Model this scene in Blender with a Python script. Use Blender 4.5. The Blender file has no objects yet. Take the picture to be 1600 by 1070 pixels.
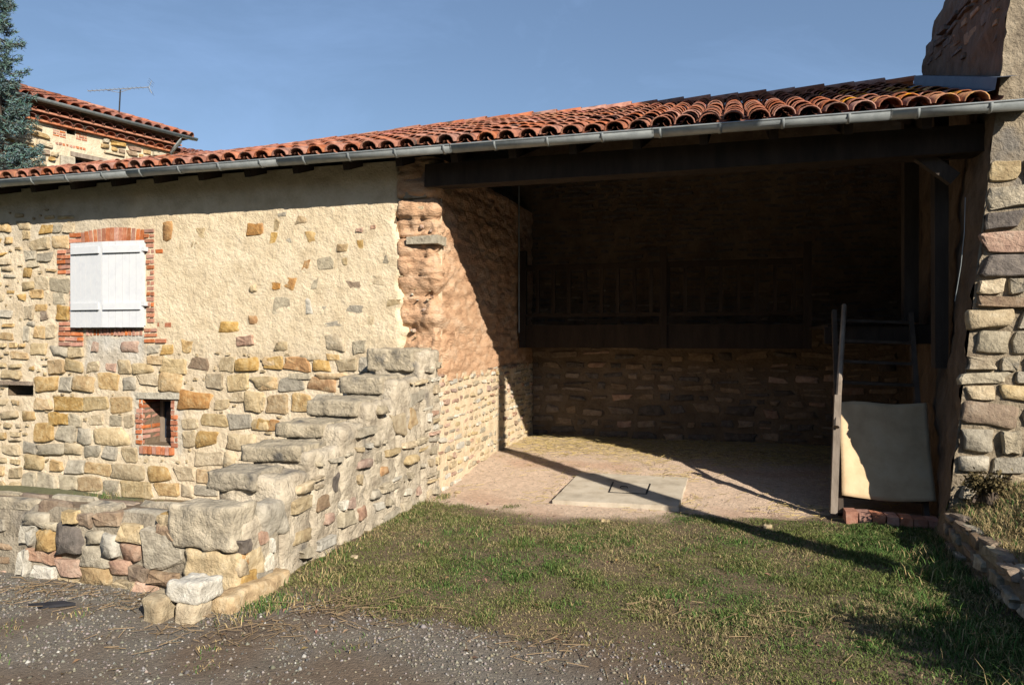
import bpy, math, random
import numpy as np

# ------------------------------------------------------------------ camera, sky, sun, exposure
SC = bpy.context.scene
COL = SC.collection
TH = math.radians(16.56)                      # the camera is turned this much to the left of the barn's normal
CS, SN = math.cos(TH), math.sin(TH)
FPX, HZ, EYE = 1160.0, 525.0, 1.7             # focal length and horizon in photo pixels, eye height in metres
cam_d = bpy.data.cameras.new('camera')
cam = bpy.data.objects.new('camera', cam_d)
COL.objects.link(cam)
cam.location = (0, 0, EYE)
cam.rotation_euler = (math.radians(90), 0, TH)
cam_d.sensor_width = 36
cam_d.lens = 36 * FPX / 1600
cam_d.shift_y = -(535 - HZ) / 1600
cam_d.clip_end = 2000
SC.camera = cam

SUN_H = np.array([0.74, -0.673]); SUN_H = SUN_H / np.linalg.norm(SUN_H)
SUN_E = math.radians(28.9)
world = bpy.data.worlds.new('World'); SC.world = world
world.use_nodes = True
nt = world.node_tree
for n in list(nt.nodes): nt.nodes.remove(n)
wo = nt.nodes.new('ShaderNodeOutputWorld'); bg = nt.nodes.new('ShaderNodeBackground')
sky = nt.nodes.new('ShaderNodeTexSky'); sky.sky_type = 'NISHITA'; sky.sun_disc = False
sky.sun_elevation = SUN_E
sky.sun_rotation = math.atan2(SUN_H[0], SUN_H[1])
sky.air_density = 1.0; sky.dust_density = 0.35; sky.ozone_density = 2.2
# thin cirrus over the whole sky
tc = nt.nodes.new('ShaderNodeTexCoord'); mp = nt.nodes.new('ShaderNodeMapping'); mp.inputs['Scale'].default_value = (1.6, 2.4, 5.0)
mp.inputs['Rotation'].default_value = (0.3, 0.2, 0.5)
nz = nt.nodes.new('ShaderNodeTexNoise'); nz.inputs['Scale'].default_value = 1.5; nz.inputs['Detail'].default_value = 7; nz.inputs['Roughness'].default_value = .62
nz.inputs['Distortion'].default_value = .5
cr = nt.nodes.new('ShaderNodeMapRange'); cr.inputs[1].default_value = .45; cr.inputs[2].default_value = .8; cr.inputs[3].default_value = .16; cr.inputs[4].default_value = .5
mx = nt.nodes.new('ShaderNodeMix'); mx.data_type = 'RGBA'
mx.inputs[7].default_value = (3.7, 5.7, 9.6, 1)
nt.links.new(tc.outputs['Generated'], mp.inputs['Vector']); nt.links.new(mp.outputs[0], nz.inputs['Vector'])
nt.links.new(nz.outputs[0], cr.inputs[0]); nt.links.new(cr.outputs[0], mx.inputs[0])
nt.links.new(sky.outputs[0], mx.inputs[6]); nt.links.new(mx.outputs[2], bg.inputs[0])
bg.inputs[1].default_value = 0.062
nt.links.new(bg.outputs[0], wo.inputs[0])

sun_d = bpy.data.lights.new('sun', 'SUN'); sun_d.energy = 5.0; sun_d.angle = math.radians(0.53); sun_d.color = (1, .93, .82)
sun = bpy.data.objects.new('sun', sun_d); COL.objects.link(sun)
from mathutils import Vector
to_sun = Vector((SUN_H[0] * math.cos(SUN_E), SUN_H[1] * math.cos(SUN_E), math.sin(SUN_E)))
sun.rotation_euler = to_sun.to_track_quat('Z', 'Y').to_euler()
sun.location = to_sun * 40
SC.view_settings.view_transform = 'Standard'; SC.view_settings.look = 'None'
SC.view_settings.gamma = 1; SC.view_settings.use_curve_mapping = False
SC.view_settings.exposure = 0.75
SC.cycles.max_bounces = 6; SC.cycles.diffuse_bounces = 1

rng = random.Random(7)
nr = np.random.default_rng(11)
U = rng.uniform

# ------------------------------------------------------------------ numeric helpers
def vnoise(p, seed=0):
    p = np.asarray(p, float); i = np.floor(p).astype(np.int64); f = p - i; f = f * f * (3 - 2 * f)
    def h(dx, dy, dz):
        n = (i[:, 0] + dx) * 374761393 + (i[:, 1] + dy) * 668265263 + (i[:, 2] + dz) * 2147483647 + seed * 974711
        n = (n ^ (n >> 13)) * 1274126177 & 0x7fffffff
        n = (n ^ (n >> 16)) & 0xffff
        return n / 65535.0
    x, y, z = f[:, 0], f[:, 1], f[:, 2]
    l = lambda a, b, t: a + (b - a) * t
    return l(l(l(h(0,0,0), h(1,0,0), x), l(h(0,1,0), h(1,1,0), x), y), l(l(h(0,0,1), h(1,0,1), x), l(h(0,1,1), h(1,1,1), x), y), z) * 2 - 1
def fbm(p, octv=4, seed=0, gain=.5):
    p = np.asarray(p, float); s = 0; a = 1; t = 0
    for k in range(octv):
        s = s + a * vnoise(p * 2 ** k, seed + k * 17); t += a; a *= gain
    return s / t
def n1(*p): return float(fbm(np.array([p]), 3)[0])
def sstep(a, b, x):
    t = np.clip((x - a) / (b - a), 0, 1); return t * t * (3 - 2 * t)
def ray(px, py):
    u, v = (px - 800) / FPX, (HZ - py) / FPX
    return np.array([u * CS - SN, u * SN + CS, v])
EYEP = np.array([0, 0, EYE])
class Frame:
    def __init__(s, o, a, b=(0, 0, 1)):
        s.o = np.array(o, float); s.a = np.array(a, float); s.a /= np.linalg.norm(s.a)
        s.b = np.array(b, float); s.b /= np.linalg.norm(s.b); s.n = np.cross(s.a, s.b)
    def w(s, a, b, n): return s.o + np.multiply.outer(a, s.a) + np.multiply.outer(b, s.b) + np.multiply.outer(n, s.n)
    def px(s, px, py):
        d = ray(px, py); t = np.dot(s.o - EYEP, s.n) / np.dot(d, s.n); p = EYEP + d * t - s.o
        return float(np.dot(p, s.a)), float(np.dot(p, s.b))
def gpx(px, py, z=0.0):
    d = ray(px, py); t = (z - EYE) / d[2]; p = EYEP + d * t; return p[0], p[1]

# ------------------------------------------------------------------ materials
MATS = {}
def mat(name, cols, scale=6, rough=.9, bump=.3, bscale=40, rand=0.0, attr=None, metal=0, detail=6, spots=None, voro=False, bdist=.01, stretch=None):
    m = bpy.data.materials.new(name); m.use_nodes = True; t = m.node_tree; N = t.nodes; L = t.links
    b = N['Principled BSDF']; b.inputs['Roughness'].default_value = rough; b.inputs['Metallic'].default_value = metal
    try: b.inputs['Specular IOR Level'].default_value = .25
    except Exception: pass
    g = N.new('ShaderNodeNewGeometry'); vec = g.outputs['Position']
    if stretch:
        mpp = N.new('ShaderNodeMapping'); mpp.inputs['Scale'].default_value = stretch; L.new(vec, mpp.inputs[0]); vec = mpp.outputs[0]
    nz = N.new('ShaderNodeTexNoise'); nz.inputs['Scale'].default_value = scale; nz.inputs['Detail'].default_value = detail; nz.inputs['Roughness'].default_value = .62
    L.new(vec, nz.inputs['Vector'])
    r = N.new('ShaderNodeValToRGB'); e = r.color_ramp.elements
    k = len(cols)
    while len(e) < k: e.new(.5)
    for i, c in enumerate(cols):
        e[i].position = .28 + .44 * i / max(1, k - 1); e[i].color = (*c, 1)
    L.new(nz.outputs[0], r.inputs[0]); out = r.outputs[0]
    if attr:
        at = N.new('ShaderNodeAttribute'); at.attribute_name = attr
        mm = N.new('ShaderNodeMix'); mm.data_type = 'RGBA'; mm.blend_type = 'MULTIPLY'; mm.inputs[0].default_value = 1
        L.new(out, mm.inputs[6]); L.new(at.outputs['Color'], mm.inputs[7]); out = mm.outputs[2]
    if spots:
        col, sc, lo, hi = spots
        n2 = N.new('ShaderNodeTexNoise'); n2.inputs['Scale'].default_value = sc; n2.inputs['Detail'].default_value = 5; L.new(vec, n2.inputs['Vector'])
        mr = N.new('ShaderNodeMapRange'); mr.inputs[1].default_value = lo; mr.inputs[2].default_value = hi; L.new(n2.outputs[0], mr.inputs[0])
        mm = N.new('ShaderNodeMix'); mm.data_type = 'RGBA'; L.new(mr.outputs[0], mm.inputs[0]); L.new(out, mm.inputs[6]); mm.inputs[7].default_value = (*col, 1); out = mm.outputs[2]
    if rand:
        oi = N.new('ShaderNodeObjectInfo'); hs = N.new('ShaderNodeHueSaturation')
        m1 = N.new('ShaderNodeMapRange'); m1.inputs[3].default_value = 1 - rand; m1.inputs[4].default_value = 1 + rand; L.new(oi.outputs['Random'], m1.inputs[0])
        mu = N.new('ShaderNodeMath'); mu.operation = 'MULTIPLY'; mu.inputs[1].default_value = 7.31; L.new(oi.outputs['Random'], mu.inputs[0])
        fr = N.new('ShaderNodeMath'); fr.operation = 'FRACT'; L.new(mu.outputs[0], fr.inputs[0])
        m2 = N.new('ShaderNodeMapRange'); m2.inputs[3].default_value = 1 - rand * .9; m2.inputs[4].default_value = 1 + rand * .7; L.new(fr.outputs[0], m2.inputs[0])
        L.new(m1.outputs[0], hs.inputs['Value']); L.new(m2.outputs[0], hs.inputs['Saturation']); L.new(out, hs.inputs['Color']); out = hs.outputs[0]
    L.new(out, b.inputs['Base Color'])
    if bump:
        n3 = N.new('ShaderNodeTexNoise'); n3.inputs['Scale'].default_value = bscale; n3.inputs['Detail'].default_value = 5; n3.inputs['Roughness'].default_value = .65; L.new(vec, n3.inputs['Vector'])
        bp = N.new('ShaderNodeBump'); bp.inputs['Strength'].default_value = bump; bp.inputs['Distance'].default_value = bdist
        L.new(n3.outputs[0], bp.inputs['Height']); L.new(bp.outputs[0], b.inputs['Normal'])
    MATS[name] = m; return m
ST = dict(scale=13, bump=.9, bscale=30, bdist=.02, rand=.2)
mat('plaster', [(.44,.345,.22),(.585,.475,.32),(.66,.55,.39)], 5, bump=.85, bscale=19, bdist=.03, attr='col', detail=9)
mat('ochre', [(.24,.145,.06),(.39,.26,.115),(.48,.37,.21)], **ST)
mat('orange', [(.24,.12,.045),(.38,.20,.07),(.46,.31,.15)], **ST)
mat('tan', [(.26,.19,.11),(.40,.31,.185),(.50,.41,.27)], **ST)
mat('grey', [(.20,.17,.125),(.33,.285,.21),(.42,.37,.28)], **ST)
mat('brown', [(.16,.11,.08),(.25,.18,.12),(.32,.25,.18)], **ST)
mat('dark', [(.07,.06,.05),(.12,.10,.085),(.18,.15,.12)], **ST)
mat('pink', [(.25,.15,.11),(.37,.24,.17),(.43,.32,.24)], **ST)
mat('pale', [(.33,.295,.235),(.46,.42,.34),(.54,.50,.42)], **ST)
mat('lichen_stone', [(.18,.155,.115),(.35,.295,.21),(.47,.40,.29)], scale=8, bump=1, bscale=26, bdist=.03, rand=.12, spots=((.12,.11,.095), 6, .58, .72))
mat('brick', [(.28,.10,.055),(.40,.16,.09),(.46,.24,.15)], scale=14, bump=.6, bscale=50, rand=.28)
mat('earth_wall', [(.36,.20,.11),(.52,.32,.19),(.60,.43,.29)], 3.5, bump=1, bscale=24, bdist=.03, stretch=(1, 1, 2.2))
mat('grey_mortar', [(.24,.195,.145),(.43,.365,.27),(.58,.50,.385)], 6, bump=1, bscale=22, bdist=.035, attr='col', spots=((.17,.15,.125), 3, .58, .72))
mat('inner_mortar', [(.10,.07,.045),(.16,.115,.075),(.21,.155,.105)], 4, bump=.8, bscale=22, bdist=.03)  # mortar colour darkened to stand for the shade inside the bay
mat('tile', [(.17,.065,.042),(.29,.115,.07),(.38,.19,.12)], scale=8, bump=.5, bscale=45, rand=.22, spots=((.07,.05,.04), 5, .57, .7))
mat('tile_mass', [(.17,.065,.042),(.29,.115,.07),(.38,.19,.12)], scale=8, bump=.5, bscale=45, attr='col', spots=((.07,.05,.04), 5, .57, .7))
mat('tile_house', [(.12,.042,.028),(.20,.07,.044),(.27,.11,.07)], scale=8, bump=.5, bscale=45, rand=.2, spots=((.07,.05,.04), 5, .57, .7))
mat('flashing', [(.05,.065,.09),(.08,.10,.13)], 8, rough=.5, bump=.05, metal=.3)  # zinc darkened in colour, standing for the shadow on the strip
mat('tile_lichen', [(.20,.07,.035),(.32,.12,.05),(.38,.17,.07)], scale=8, bump=.5, bscale=45, rand=.2, spots=((.55,.27,.02), 7, .5, .6))
mat('zinc', [(.20,.22,.22),(.28,.30,.30),(.33,.35,.34)], 10, rough=.5, bump=.05, metal=.35)
mat('white_paint', [(.50,.51,.53),(.54,.55,.56),(.57,.57,.57)], 12, rough=.55, bump=.08, bscale=80, spots=((.45,.38,.30), 40, .74, .78))
mat('old_wood', [(.018,.013,.010),(.03,.021,.015),(.045,.032,.022)], 8, bump=.5, bscale=50, stretch=(1, 1, .2), rand=.15)  # wood colour darkened for the deep shade of the bay
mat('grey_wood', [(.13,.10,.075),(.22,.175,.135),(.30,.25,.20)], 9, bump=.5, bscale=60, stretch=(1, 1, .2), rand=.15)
mat('shaded_wood', [(.035,.026,.02),(.06,.045,.034),(.085,.065,.05)], 8, bump=.5, bscale=50, stretch=(1, 1, .2), rand=.15)  # darker copy of the wood, with the tall wall's shadow in its colour
mat('iron', [(.02,.02,.022),(.04,.04,.04)], 20, rough=.6, bump=.1, metal=.5)
mat('glass_dark', [(.015,.02,.03),(.03,.04,.06)], 3, rough=.12, bump=0)
mat('concrete', [(.33,.275,.205),(.45,.385,.295),(.52,.455,.36)], 5, bump=.5, bscale=60, spots=((.28,.24,.18), 3, .56, .75))
mat('canvas', [(.41,.29,.165),(.51,.37,.22),(.55,.42,.27)], 4, rough=.8, bump=.35, bscale=9, bdist=.02)
mat('stuff', [(.8,.8,.8),(1,1,1)], 30, bump=0, attr='col', rough=.8)
mat('needle', [(.6,.6,.6),(1.1,1.1,1.1)], 6, bump=0, attr='col', rough=.8)
mat('bark', [(.05,.035,.025),(.10,.075,.055)], 12, bump=.8, bscale=30, stretch=(1, 1, .3))
mat('tower_plaster', [(.07,.05,.036),(.12,.088,.062),(.17,.125,.09)], 6, bump=1, bscale=14, bdist=.04, stretch=(1, 1, .5))  # brown plaster, darkened for the shade on the side away from the sun
mat('black_scrap', [(.015,.016,.02),(.03,.03,.035)], 9, rough=.6, bump=.2)

# ------------------------------------------------------------------ object helpers
WL = {}
def link(o, parent=None, loc=(0, 0, 0)):
    COL.objects.link(o); loc = np.array(loc, float); WL[o.name] = loc
    if parent is not None:
        o.parent = parent; o.location = tuple(loc - WL[parent.name])
    else: o.location = tuple(loc)
    return o
def tag(o, label=None, cat=None, group=None, kind=None):
    if label: o['label'] = label
    if cat: o['category'] = cat
    if group: o['group'] = group
    if kind: o['kind'] = kind
    return o
def thing(name, label, cat, loc=(0, 0, 0), group=None):
    return tag(link(bpy.data.objects.new(name, None), None, loc), label, cat, group)
def mesh_obj(name, V, F, m, parent=None, loc=None, smooth=False, col=None):
    V = np.asarray(V, float)
    if loc is None: loc = V.mean(0) if parent is not None else (0, 0, 0)
    loc = np.array(loc, float)
    me = bpy.data.meshes.new(name); Vl = V - loc
    if isinstance(F, np.ndarray):
        k = F.shape[1]
        me.vertices.add(len(Vl)); me.vertices.foreach_set('co', Vl.astype(np.float32).ravel())
        me.loops.add(F.size); me.loops.foreach_set('vertex_index', F.astype(np.int32).ravel())
        me.polygons.add(len(F)); me.polygons.foreach_set('loop_start', np.arange(0, F.size, k, dtype=np.int32)); me.polygons.foreach_set('loop_total', np.full(len(F), k, np.int32))
        me.update(calc_edges=True)
    else:
        me.from_pydata(Vl.tolist(), [], F)
    if smooth: me.polygons.foreach_set('use_smooth', np.ones(len(me.polygons), bool))
    if col is not None:
        a = me.color_attributes.new('col', 'FLOAT_COLOR', 'POINT')
        c = np.ones((len(Vl), 4), np.float32); c[:, :3] = col; a.data.foreach_set('color', c.ravel())
    me.materials.append(MATS[m] if isinstance(m, str) else m)
    me.update()
    return link(bpy.data.objects.new(name, me), parent, loc)
class MB:
    def __init__(s): s.v = []; s.f = []
    def add(s, V, F):
        k = len(s.v); s.v += [tuple(p) for p in V]; s.f += [tuple(i + k for i in f) for f in F]; return s
    def box(s, x0, y0, z0, x1, y1, z1, j=0):
        V = [(x, y, z) for z in (z0, z1) for y in (y0, y1) for x in (x0, x1)]
        if j: V = [(x + U(-j, j), y + U(-j, j), z + U(-j, j)) for x, y, z in V]
        return s.add(V, [(0,2,3,1),(4,5,7,6),(0,1,5,4),(2,6,7,3),(0,4,6,2),(1,3,7,5)])
    def fbox(s, fr, a0, a1, b0, b1, n0, n1_, j=0, bev=0):
        V = [];
        for n in (n0, n1_):
            e = bev if n == n1_ else 0
            for a, b in ((a0 + e, b0 + e), (a1 - e, b0 + e), (a1 - e, b1 - e), (a0 + e, b1 - e)):
                V.append(fr.w(a + U(-j, j), b + U(-j, j), n + U(-j, j)))
        return s.add(V, [(3,2,1,0),(4,5,6,7),(0,1,5,4),(1,2,6,5),(2,3,7,6),(3,0,4,7)])
    def bar(s, p, q, w, h=None, up=(0, 0, 1)):
        h = h or w; p = np.array(p, float); q = np.array(q, float); d = q - p; d /= np.linalg.norm(d)
        u = np.array(up, float)
        if abs(np.dot(u, d)) > .97: u = np.array([1., 0, 0])
        x = np.cross(d, u); x /= np.linalg.norm(x); y = np.cross(x, d)
        V = [c + x * sx * w / 2 + y * sy * h / 2 for c in (p, q) for sx, sy in ((-1,-1),(1,-1),(1,1),(-1,1))]
        return s.add(V, [(3,2,1,0),(4,5,6,7),(0,1,5,4),(1,2,6,5),(2,3,7,6),(3,0,4,7)])
    def tube(s, pts, r, k=8):
        pts = [np.array(p, float) for p in pts]; n = len(pts); rr = r if hasattr(r, '__len__') else [r] * n; V = []; F = []
        for i, p in enumerate(pts):
            d = pts[min(i + 1, n - 1)] - pts[max(i - 1, 0)]; d /= np.linalg.norm(d)
            u = np.array([0, 0, 1.]) if abs(d[2]) < .95 else np.array([1., 0, 0])
            x = np.cross(d, u); x /= np.linalg.norm(x); y = np.cross(d, x)
            V += [p + rr[i] * (x * math.cos(t) + y * math.sin(t)) for t in np.arange(k) * 2 * math.pi / k]
        for i in range(n - 1):
            for j in range(k):
                a, b = i * k + j, i * k + (j + 1) % k; F.append((a, b, b + k, a + k))
        F += [tuple(range(k - 1, -1, -1)), tuple(range((n - 1) * k, n * k))]
        return s.add(V, F)
    def obj(s, name, m, parent=None, loc=None, smooth=False): return mesh_obj(name, s.v, s.f, m, parent, loc, smooth)

def box_poly(x0, y0, x1, y1, jit=.2, cut=(.03, .14)):
    """irregular stone outline inside a box: 12 points"""
    w, h = x1 - x0, y1 - y0; q = jit * min(w, h) * 1.25
    C = [(x0 + U(0, q * 1.2), y0 + U(0, q)), (x1 - U(0, q * 1.2), y0 + U(0, q)), (x1 - U(0, q * 1.2), y1 - U(0, q)), (x0 + U(0, q * 1.2), y1 - U(0, q))]
    if rng.random() < .65:
        i = rng.randrange(4); f = U(.12, .38); cx, cy = (x0 + x1) / 2, (y0 + y1) / 2
        if rng.random() < .5: C[i] = (C[i][0] + (cx - C[i][0]) * f * 1.5, C[i][1])
        else: C[i] = (C[i][0] + (cx - C[i][0]) * f, C[i][1] + (cy - C[i][1]) * f)
    P = []
    for i in range(4):
        p, pr, nx = np.array(C[i]), np.array(C[i - 1]), np.array(C[(i + 1) % 4])
        t = U(*cut); P.append(p + (pr - p) * t); P.append(p + (nx - p) * U(*cut))
        mid = (p + nx) / 2; P.append(mid + np.array([U(-.05, .05) * w, U(-.06, .06) * h]))
    P = np.array(P); a = U(-.09, .09); m = P.mean(0); d = P - m
    return m + np.stack([d[:, 0] * math.cos(a) - d[:, 1] * math.sin(a), d[:, 0] * math.sin(a) + d[:, 1] * math.cos(a)], -1) * np.random.default_rng(int(abs(m[0] * 1e4 + m[1] * 7e4)) % 99991).uniform(.94, 1.04, (len(P), 1))
def stone(fr, poly, h, m, parent, name='stone', n0=0.0, deep=.03):
    c = poly.mean(0); k = len(poly); V = []; tilt = (U(-.25, .25) * h, U(-.35, .25) * h)
    s = max(np.ptp(poly[:, 0]), .01), max(np.ptp(poly[:, 1]), .01)
    for ring in range(3):
        for p in poly:
            if ring == 0: sc, n = 1.03, -deep
            elif ring == 1: sc, n = 1.0 - U(0, .03), h * U(.3, .75)
            else: sc, n = U(.84, .95), h * U(.7, 1.2)
            q = c + (p - c) * sc
            if ring: n += tilt[0] * (q[0] - c[0]) / s[0] * 2 + tilt[1] * (q[1] - c[1]) / s[1] * 2
            V.append(fr.w(q[0], q[1], n0 + n))
    V.append(fr.w(c[0] + U(-.2, .2) * s[0], c[1] + U(-.2, .2) * s[1], n0 + h * U(.8, 1.25)))
    F = []
    for i in range(k):
        j = (i + 1) % k
        F += [(i, j, k + j, k + i), (k + i, k + j, 2 * k + j, 2 * k + i), (2 * k + i, 2 * k + j, 3 * k)]
    return mesh_obj(name, V, F, m, parent, None, rng.random() < .3)
def rubble(a0, a1, b0, b1, h, w, joint, skip=None, wob=.03):
    """boxes of a roughly coursed rubble wall"""
    out = []; b = b0
    while b < b1 - h[0] * .4:
        hh = U(*h); a = a0 - U(0, w[0])
        while a < a1:
            ww = U(*w) * (1.25 if hh > sum(h) / 2 else .9); dz = wob * math.sin(a * 1.7 + b * 5) + U(-.006, .006)
            bx = []
            if rng.random() < .2 and hh > (h[0] + h[1]) / 2.2:
                t = U(.35, .65); bx = [(a, b, a + ww, b + hh * t), (a + U(-.02, .02), b + hh * t, a + ww * U(.8, 1), b + hh)]
            else: bx = [(a, b, a + ww, b + hh * U(.86, 1.04))]
            for x0, y0, x1, y1 in bx:
                j = joint * U(.6, 1.5) / 2
                x0 += j; x1 -= j; y0 += j + dz; y1 += dz - j
                x0 = max(x0, a0); x1 = min(x1, a1); y0 = max(y0, b0); y1 = min(y1, b1)
                if x1 - x0 > .035 and y1 - y0 > .025 and not (skip and skip(x0, y0, x1, y1)): out.append((x0, y0, x1, y1))
            a += ww
        b += hh
    return out
def pick(tbl):
    r = rng.random() * sum(w for _, w in tbl)
    for n, w in tbl:
        r -= w
        if r <= 0: return n
    return tbl[-1][0]
def stones_on(fr, boxes, parent, tbl, h=(.012, .03), jit=.2, limit=300, n0=0.0, key=None):
    """individual stones, the ones past the limit joined"""
    if key: boxes = sorted(boxes, key=key)
    for bx in boxes[:limit]:
        stone(fr, box_poly(*bx, jit), U(*h), pick(tbl), parent, n0=n0 if not callable(n0) else n0(bx))
    if len(boxes) > limit:
        V, F = [], []
        for bx in boxes[limit:]:
            poly = box_poly(*bx, jit); c = poly.mean(0); k0 = len(V); k = len(poly); hh = U(*h); b0_ = n0 if not callable(n0) else n0(bx)
            V += [fr.w(p[0], p[1], b0_ - .02) for p in poly] + [fr.w(*(c + (p - c) * U(.8, .95)), b0_ + hh) for p in poly]
            for i in range(k): F.append((k0 + i, k0 + (i + 1) % k, k0 + k + (i + 1) % k, k0 + k + i))
            F.append(tuple(k0 + k + i for i in range(k)))
        tag(mesh_obj('small_stones', V, F, tbl[0][0], parent, None, False), kind='stuff')
def panel(name, fr, a0, a1, b0, b1, step, m, parent, amp=.012, freq=9, holes=(), nfun=None, body=.35, col=None, seed=0, body_a1=None):
    """displaced mortar sheet with a solid body behind it; holes are (a0,a1,b0,b1)"""
    A = sorted(set(np.round(np.concatenate([np.arange(a0, a1, step), [a1]] + [[h[0], h[1]] for h in holes]), 4)))
    B = sorted(set(np.round(np.concatenate([np.arange(b0, b1, step), [b1]] + [[h[2], h[3]] for h in holes]), 4)))
    A, B = np.array(A), np.array(B); GA, GB = np.meshgrid(A, B); ga, gb = GA.ravel(), GB.ravel()
    P = fr.w(ga, gb, 0 * ga)
    n = amp * fbm(P * freq, 4, seed) + amp * .8 * fbm(P * freq * .25, 2, seed + 5)
    if nfun is not None: n = n + nfun(ga, gb)
    V = fr.w(ga, gb, n); na = len(A); F = []
    ia = np.arange(na - 1); quad = []
    for j in range(len(B) - 1):
        for i in range(na - 1):
            ca, cb = (A[i] + A[i + 1]) / 2, (B[j] + B[j + 1]) / 2
            if any(h[0] < ca < h[1] and h[2] < cb < h[3] for h in holes): continue
            k = j * na + i; quad.append((k, k + 1, k + na + 1, k + na))
    C = col(ga, gb) if col is not None else np.ones((len(ga), 3))
    o = mesh_obj(name, V, np.array(quad), m, parent, None, True, C)
    mb = MB(); rects = [(a0, body_a1 or a1, b0, b1)]
    for h in holes:
        nx = []
        for (x0, x1, y0, y1) in rects:
            if h[1] <= x0 or h[0] >= x1 or h[3] <= y0 or h[2] >= y1: nx.append((x0, x1, y0, y1)); continue
            if h[0] > x0: nx.append((x0, h[0], y0, y1))
            if h[1] < x1: nx.append((h[1], x1, y0, y1))
            if h[2] > y0: nx.append((max(x0, h[0]), min(x1, h[1]), y0, h[2]))
            if h[3] < y1: nx.append((max(x0, h[0]), min(x1, h[1]), h[3], y1))
        rects = nx
    for r in rects: mb.fbox(fr, r[0], r[1], r[2], r[3], -body, -.045)
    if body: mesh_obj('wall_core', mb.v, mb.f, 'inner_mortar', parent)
    return o

# ------------------------------------------------------------------ layout numbers (metres; X along the barn, Y away from the camera)
YF = 7.45                 # front face of the barn
XB = -3.05                # flank of the open bay and of the stepped wall
YBK = 11.4                # back wall of the bay
FAC = Frame((0, YF, 0), (1, 0, 0)); BAY = Frame((XB, 0, 0), (0, 1, 0)); BACK = Frame((0, YBK, 0), (1, 0, 0))
CX0, CY0, CX1, CY1, CZ = 1.716, 7.02, 2.12, 7.16, 3.5     # right-hand wall: corner at the foot and at the eaves

def gz(x, y):
    x, y = np.asarray(x, float), np.asarray(y, float)
    z = .14 * sstep(7.3, 9.6, y) * (x < 4)
    z = z + .012 * fbm(np.stack([x * 1.3, y * 1.3, 0 * x], -1).reshape(-1, 3), 3, 3).reshape(x.shape)
    garden = (x < -3.4) & (y > 4.22) & (y < 7.6)
    z = np.where(garden, -.27 + .10 * sstep(-7.5, -5.0, x) * 0 + .03 * np.sin(x * 2), z)
    bank = sstep(1.66, 1.74, x) * (y < 7.2) * (.27 + .22 * sstep(1.7, 2.3, x) * sstep(4.6, 6.6, y))
    return z + bank
def axis(lo, hi, step, far):
    c = list(np.arange(lo, hi + 1e-6, step)); o = []; d = step
    l, h = [], []
    x = lo
    while x > -far: d *= 1.35; x -= d; l.append(x)
    d = step; x = hi
    while x < far: d *= 1.35; x += d; h.append(x)
    return np.array(l[::-1] + c + h)
GX, GY = axis(-6.5, 4.5, .06, 400), axis(1.2, 11.6, .06, 400)
gx, gy = [a.ravel() for a in np.meshgrid(GX, GY)]
P2 = np.stack([gx, gy, 0 * gx], -1)
fine = ((gx > -7) & (gx < 5) & (gy > 1) & (gy < 12))
GZ = gz(gx, gy) + np.where(fine, .012 * fbm(P2 * 7, 3, 4), 0)
def inside(poly, x, y):
    r = np.zeros(x.shape, bool); n = len(poly)
    for i in range(n):
        (x1, y1), (x2, y2) = poly[i], poly[(i + 1) % n]
        c = ((y1 > y) != (y2 > y)); t = np.where(c, (x2 - x1) * (y - y1) / (y2 - y1 + 1e-12) + x1, 0); r ^= c & (x < t)
    return r
GRASS = [gpx(*p) for p in ((430, 905), (500, 868), (600, 815), (665, 783), (720, 790), (790, 796), (860, 812), (960, 812), (1060, 806), (1160, 812), (1300, 806), (1440, 812), (1475, 835), (1560, 930), (1640, 1000), (1640, 1110), (1230, 1090), (1080, 1040), (960, 1005), (820, 985), (700, 960), (600, 955), (520, 935))]
def sd(poly, x, y):
    d = np.full(x.shape, 1e9)
    for i in range(len(poly)):
        p, q = np.array(poly[i]), np.array(poly[(i + 1) % len(poly)]); e = q - p
        t = np.clip(((x - p[0]) * e[0] + (y - p[1]) * e[1]) / (e @ e), 0, 1)
        d = np.minimum(d, np.hypot(x - p[0] - t * e[0], y - p[1] - t * e[1]))
    return np.where(inside(poly, x, y), d, -d)
def grassw(x, y):
    q = np.stack([x, y, 0 * x], -1)
    return sstep(-.16, .2, sd(GRASS, x, y) + .34 * fbm(q * 1.9, 4, 9, .6))
gw = np.where(fine, grassw(gx, gy), .5)
earth = sstep(6.55, 7.0, gy + .15 * fbm(P2 * 2, 2, 8)) * (gx > -3.3) * (gy < 11.6) * (gx < 4)
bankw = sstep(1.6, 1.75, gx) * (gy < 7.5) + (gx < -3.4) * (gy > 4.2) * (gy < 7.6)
bankw = np.clip(bankw, 0, 1)
c_gravel, c_earth, c_soil, c_bank = np.array([.165, .145, .118]), np.array([.56, .42, .31]), np.array([.135, .098, .06]), np.array([.20, .145, .085])
brown = np.clip(sstep(-.1, .5, fbm(P2 * 1.5, 3, 21)) + sstep(-.5, .05, sd(GRASS, gx, gy)), 0, 1)[:, None]
gcol = c_gravel * (1 - .8 * brown) + np.array([.135, .092, .06]) * .8 * brown
fl = sstep(0, .5, fbm(P2 * np.array([1.2, 2.0, 1]), 3, 31))[:, None]
ecol = c_earth * (1 - fl * .35) + np.array([.42, .22, .13]) * fl * .35
straw = (sstep(9.2, 10.3, gy + .5 * fbm(P2 * 1.6, 2, 5)) * .45)[:, None]
ecol = ecol * (1 - straw) + np.array([.42, .32, .15]) * straw
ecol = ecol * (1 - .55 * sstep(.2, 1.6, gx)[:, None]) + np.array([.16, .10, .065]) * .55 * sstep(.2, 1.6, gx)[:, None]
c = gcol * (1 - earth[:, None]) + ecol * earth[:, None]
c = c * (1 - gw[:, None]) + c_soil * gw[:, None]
c = c * (1 - bankw[:, None]) + c_bank * bankw[:, None]
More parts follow.
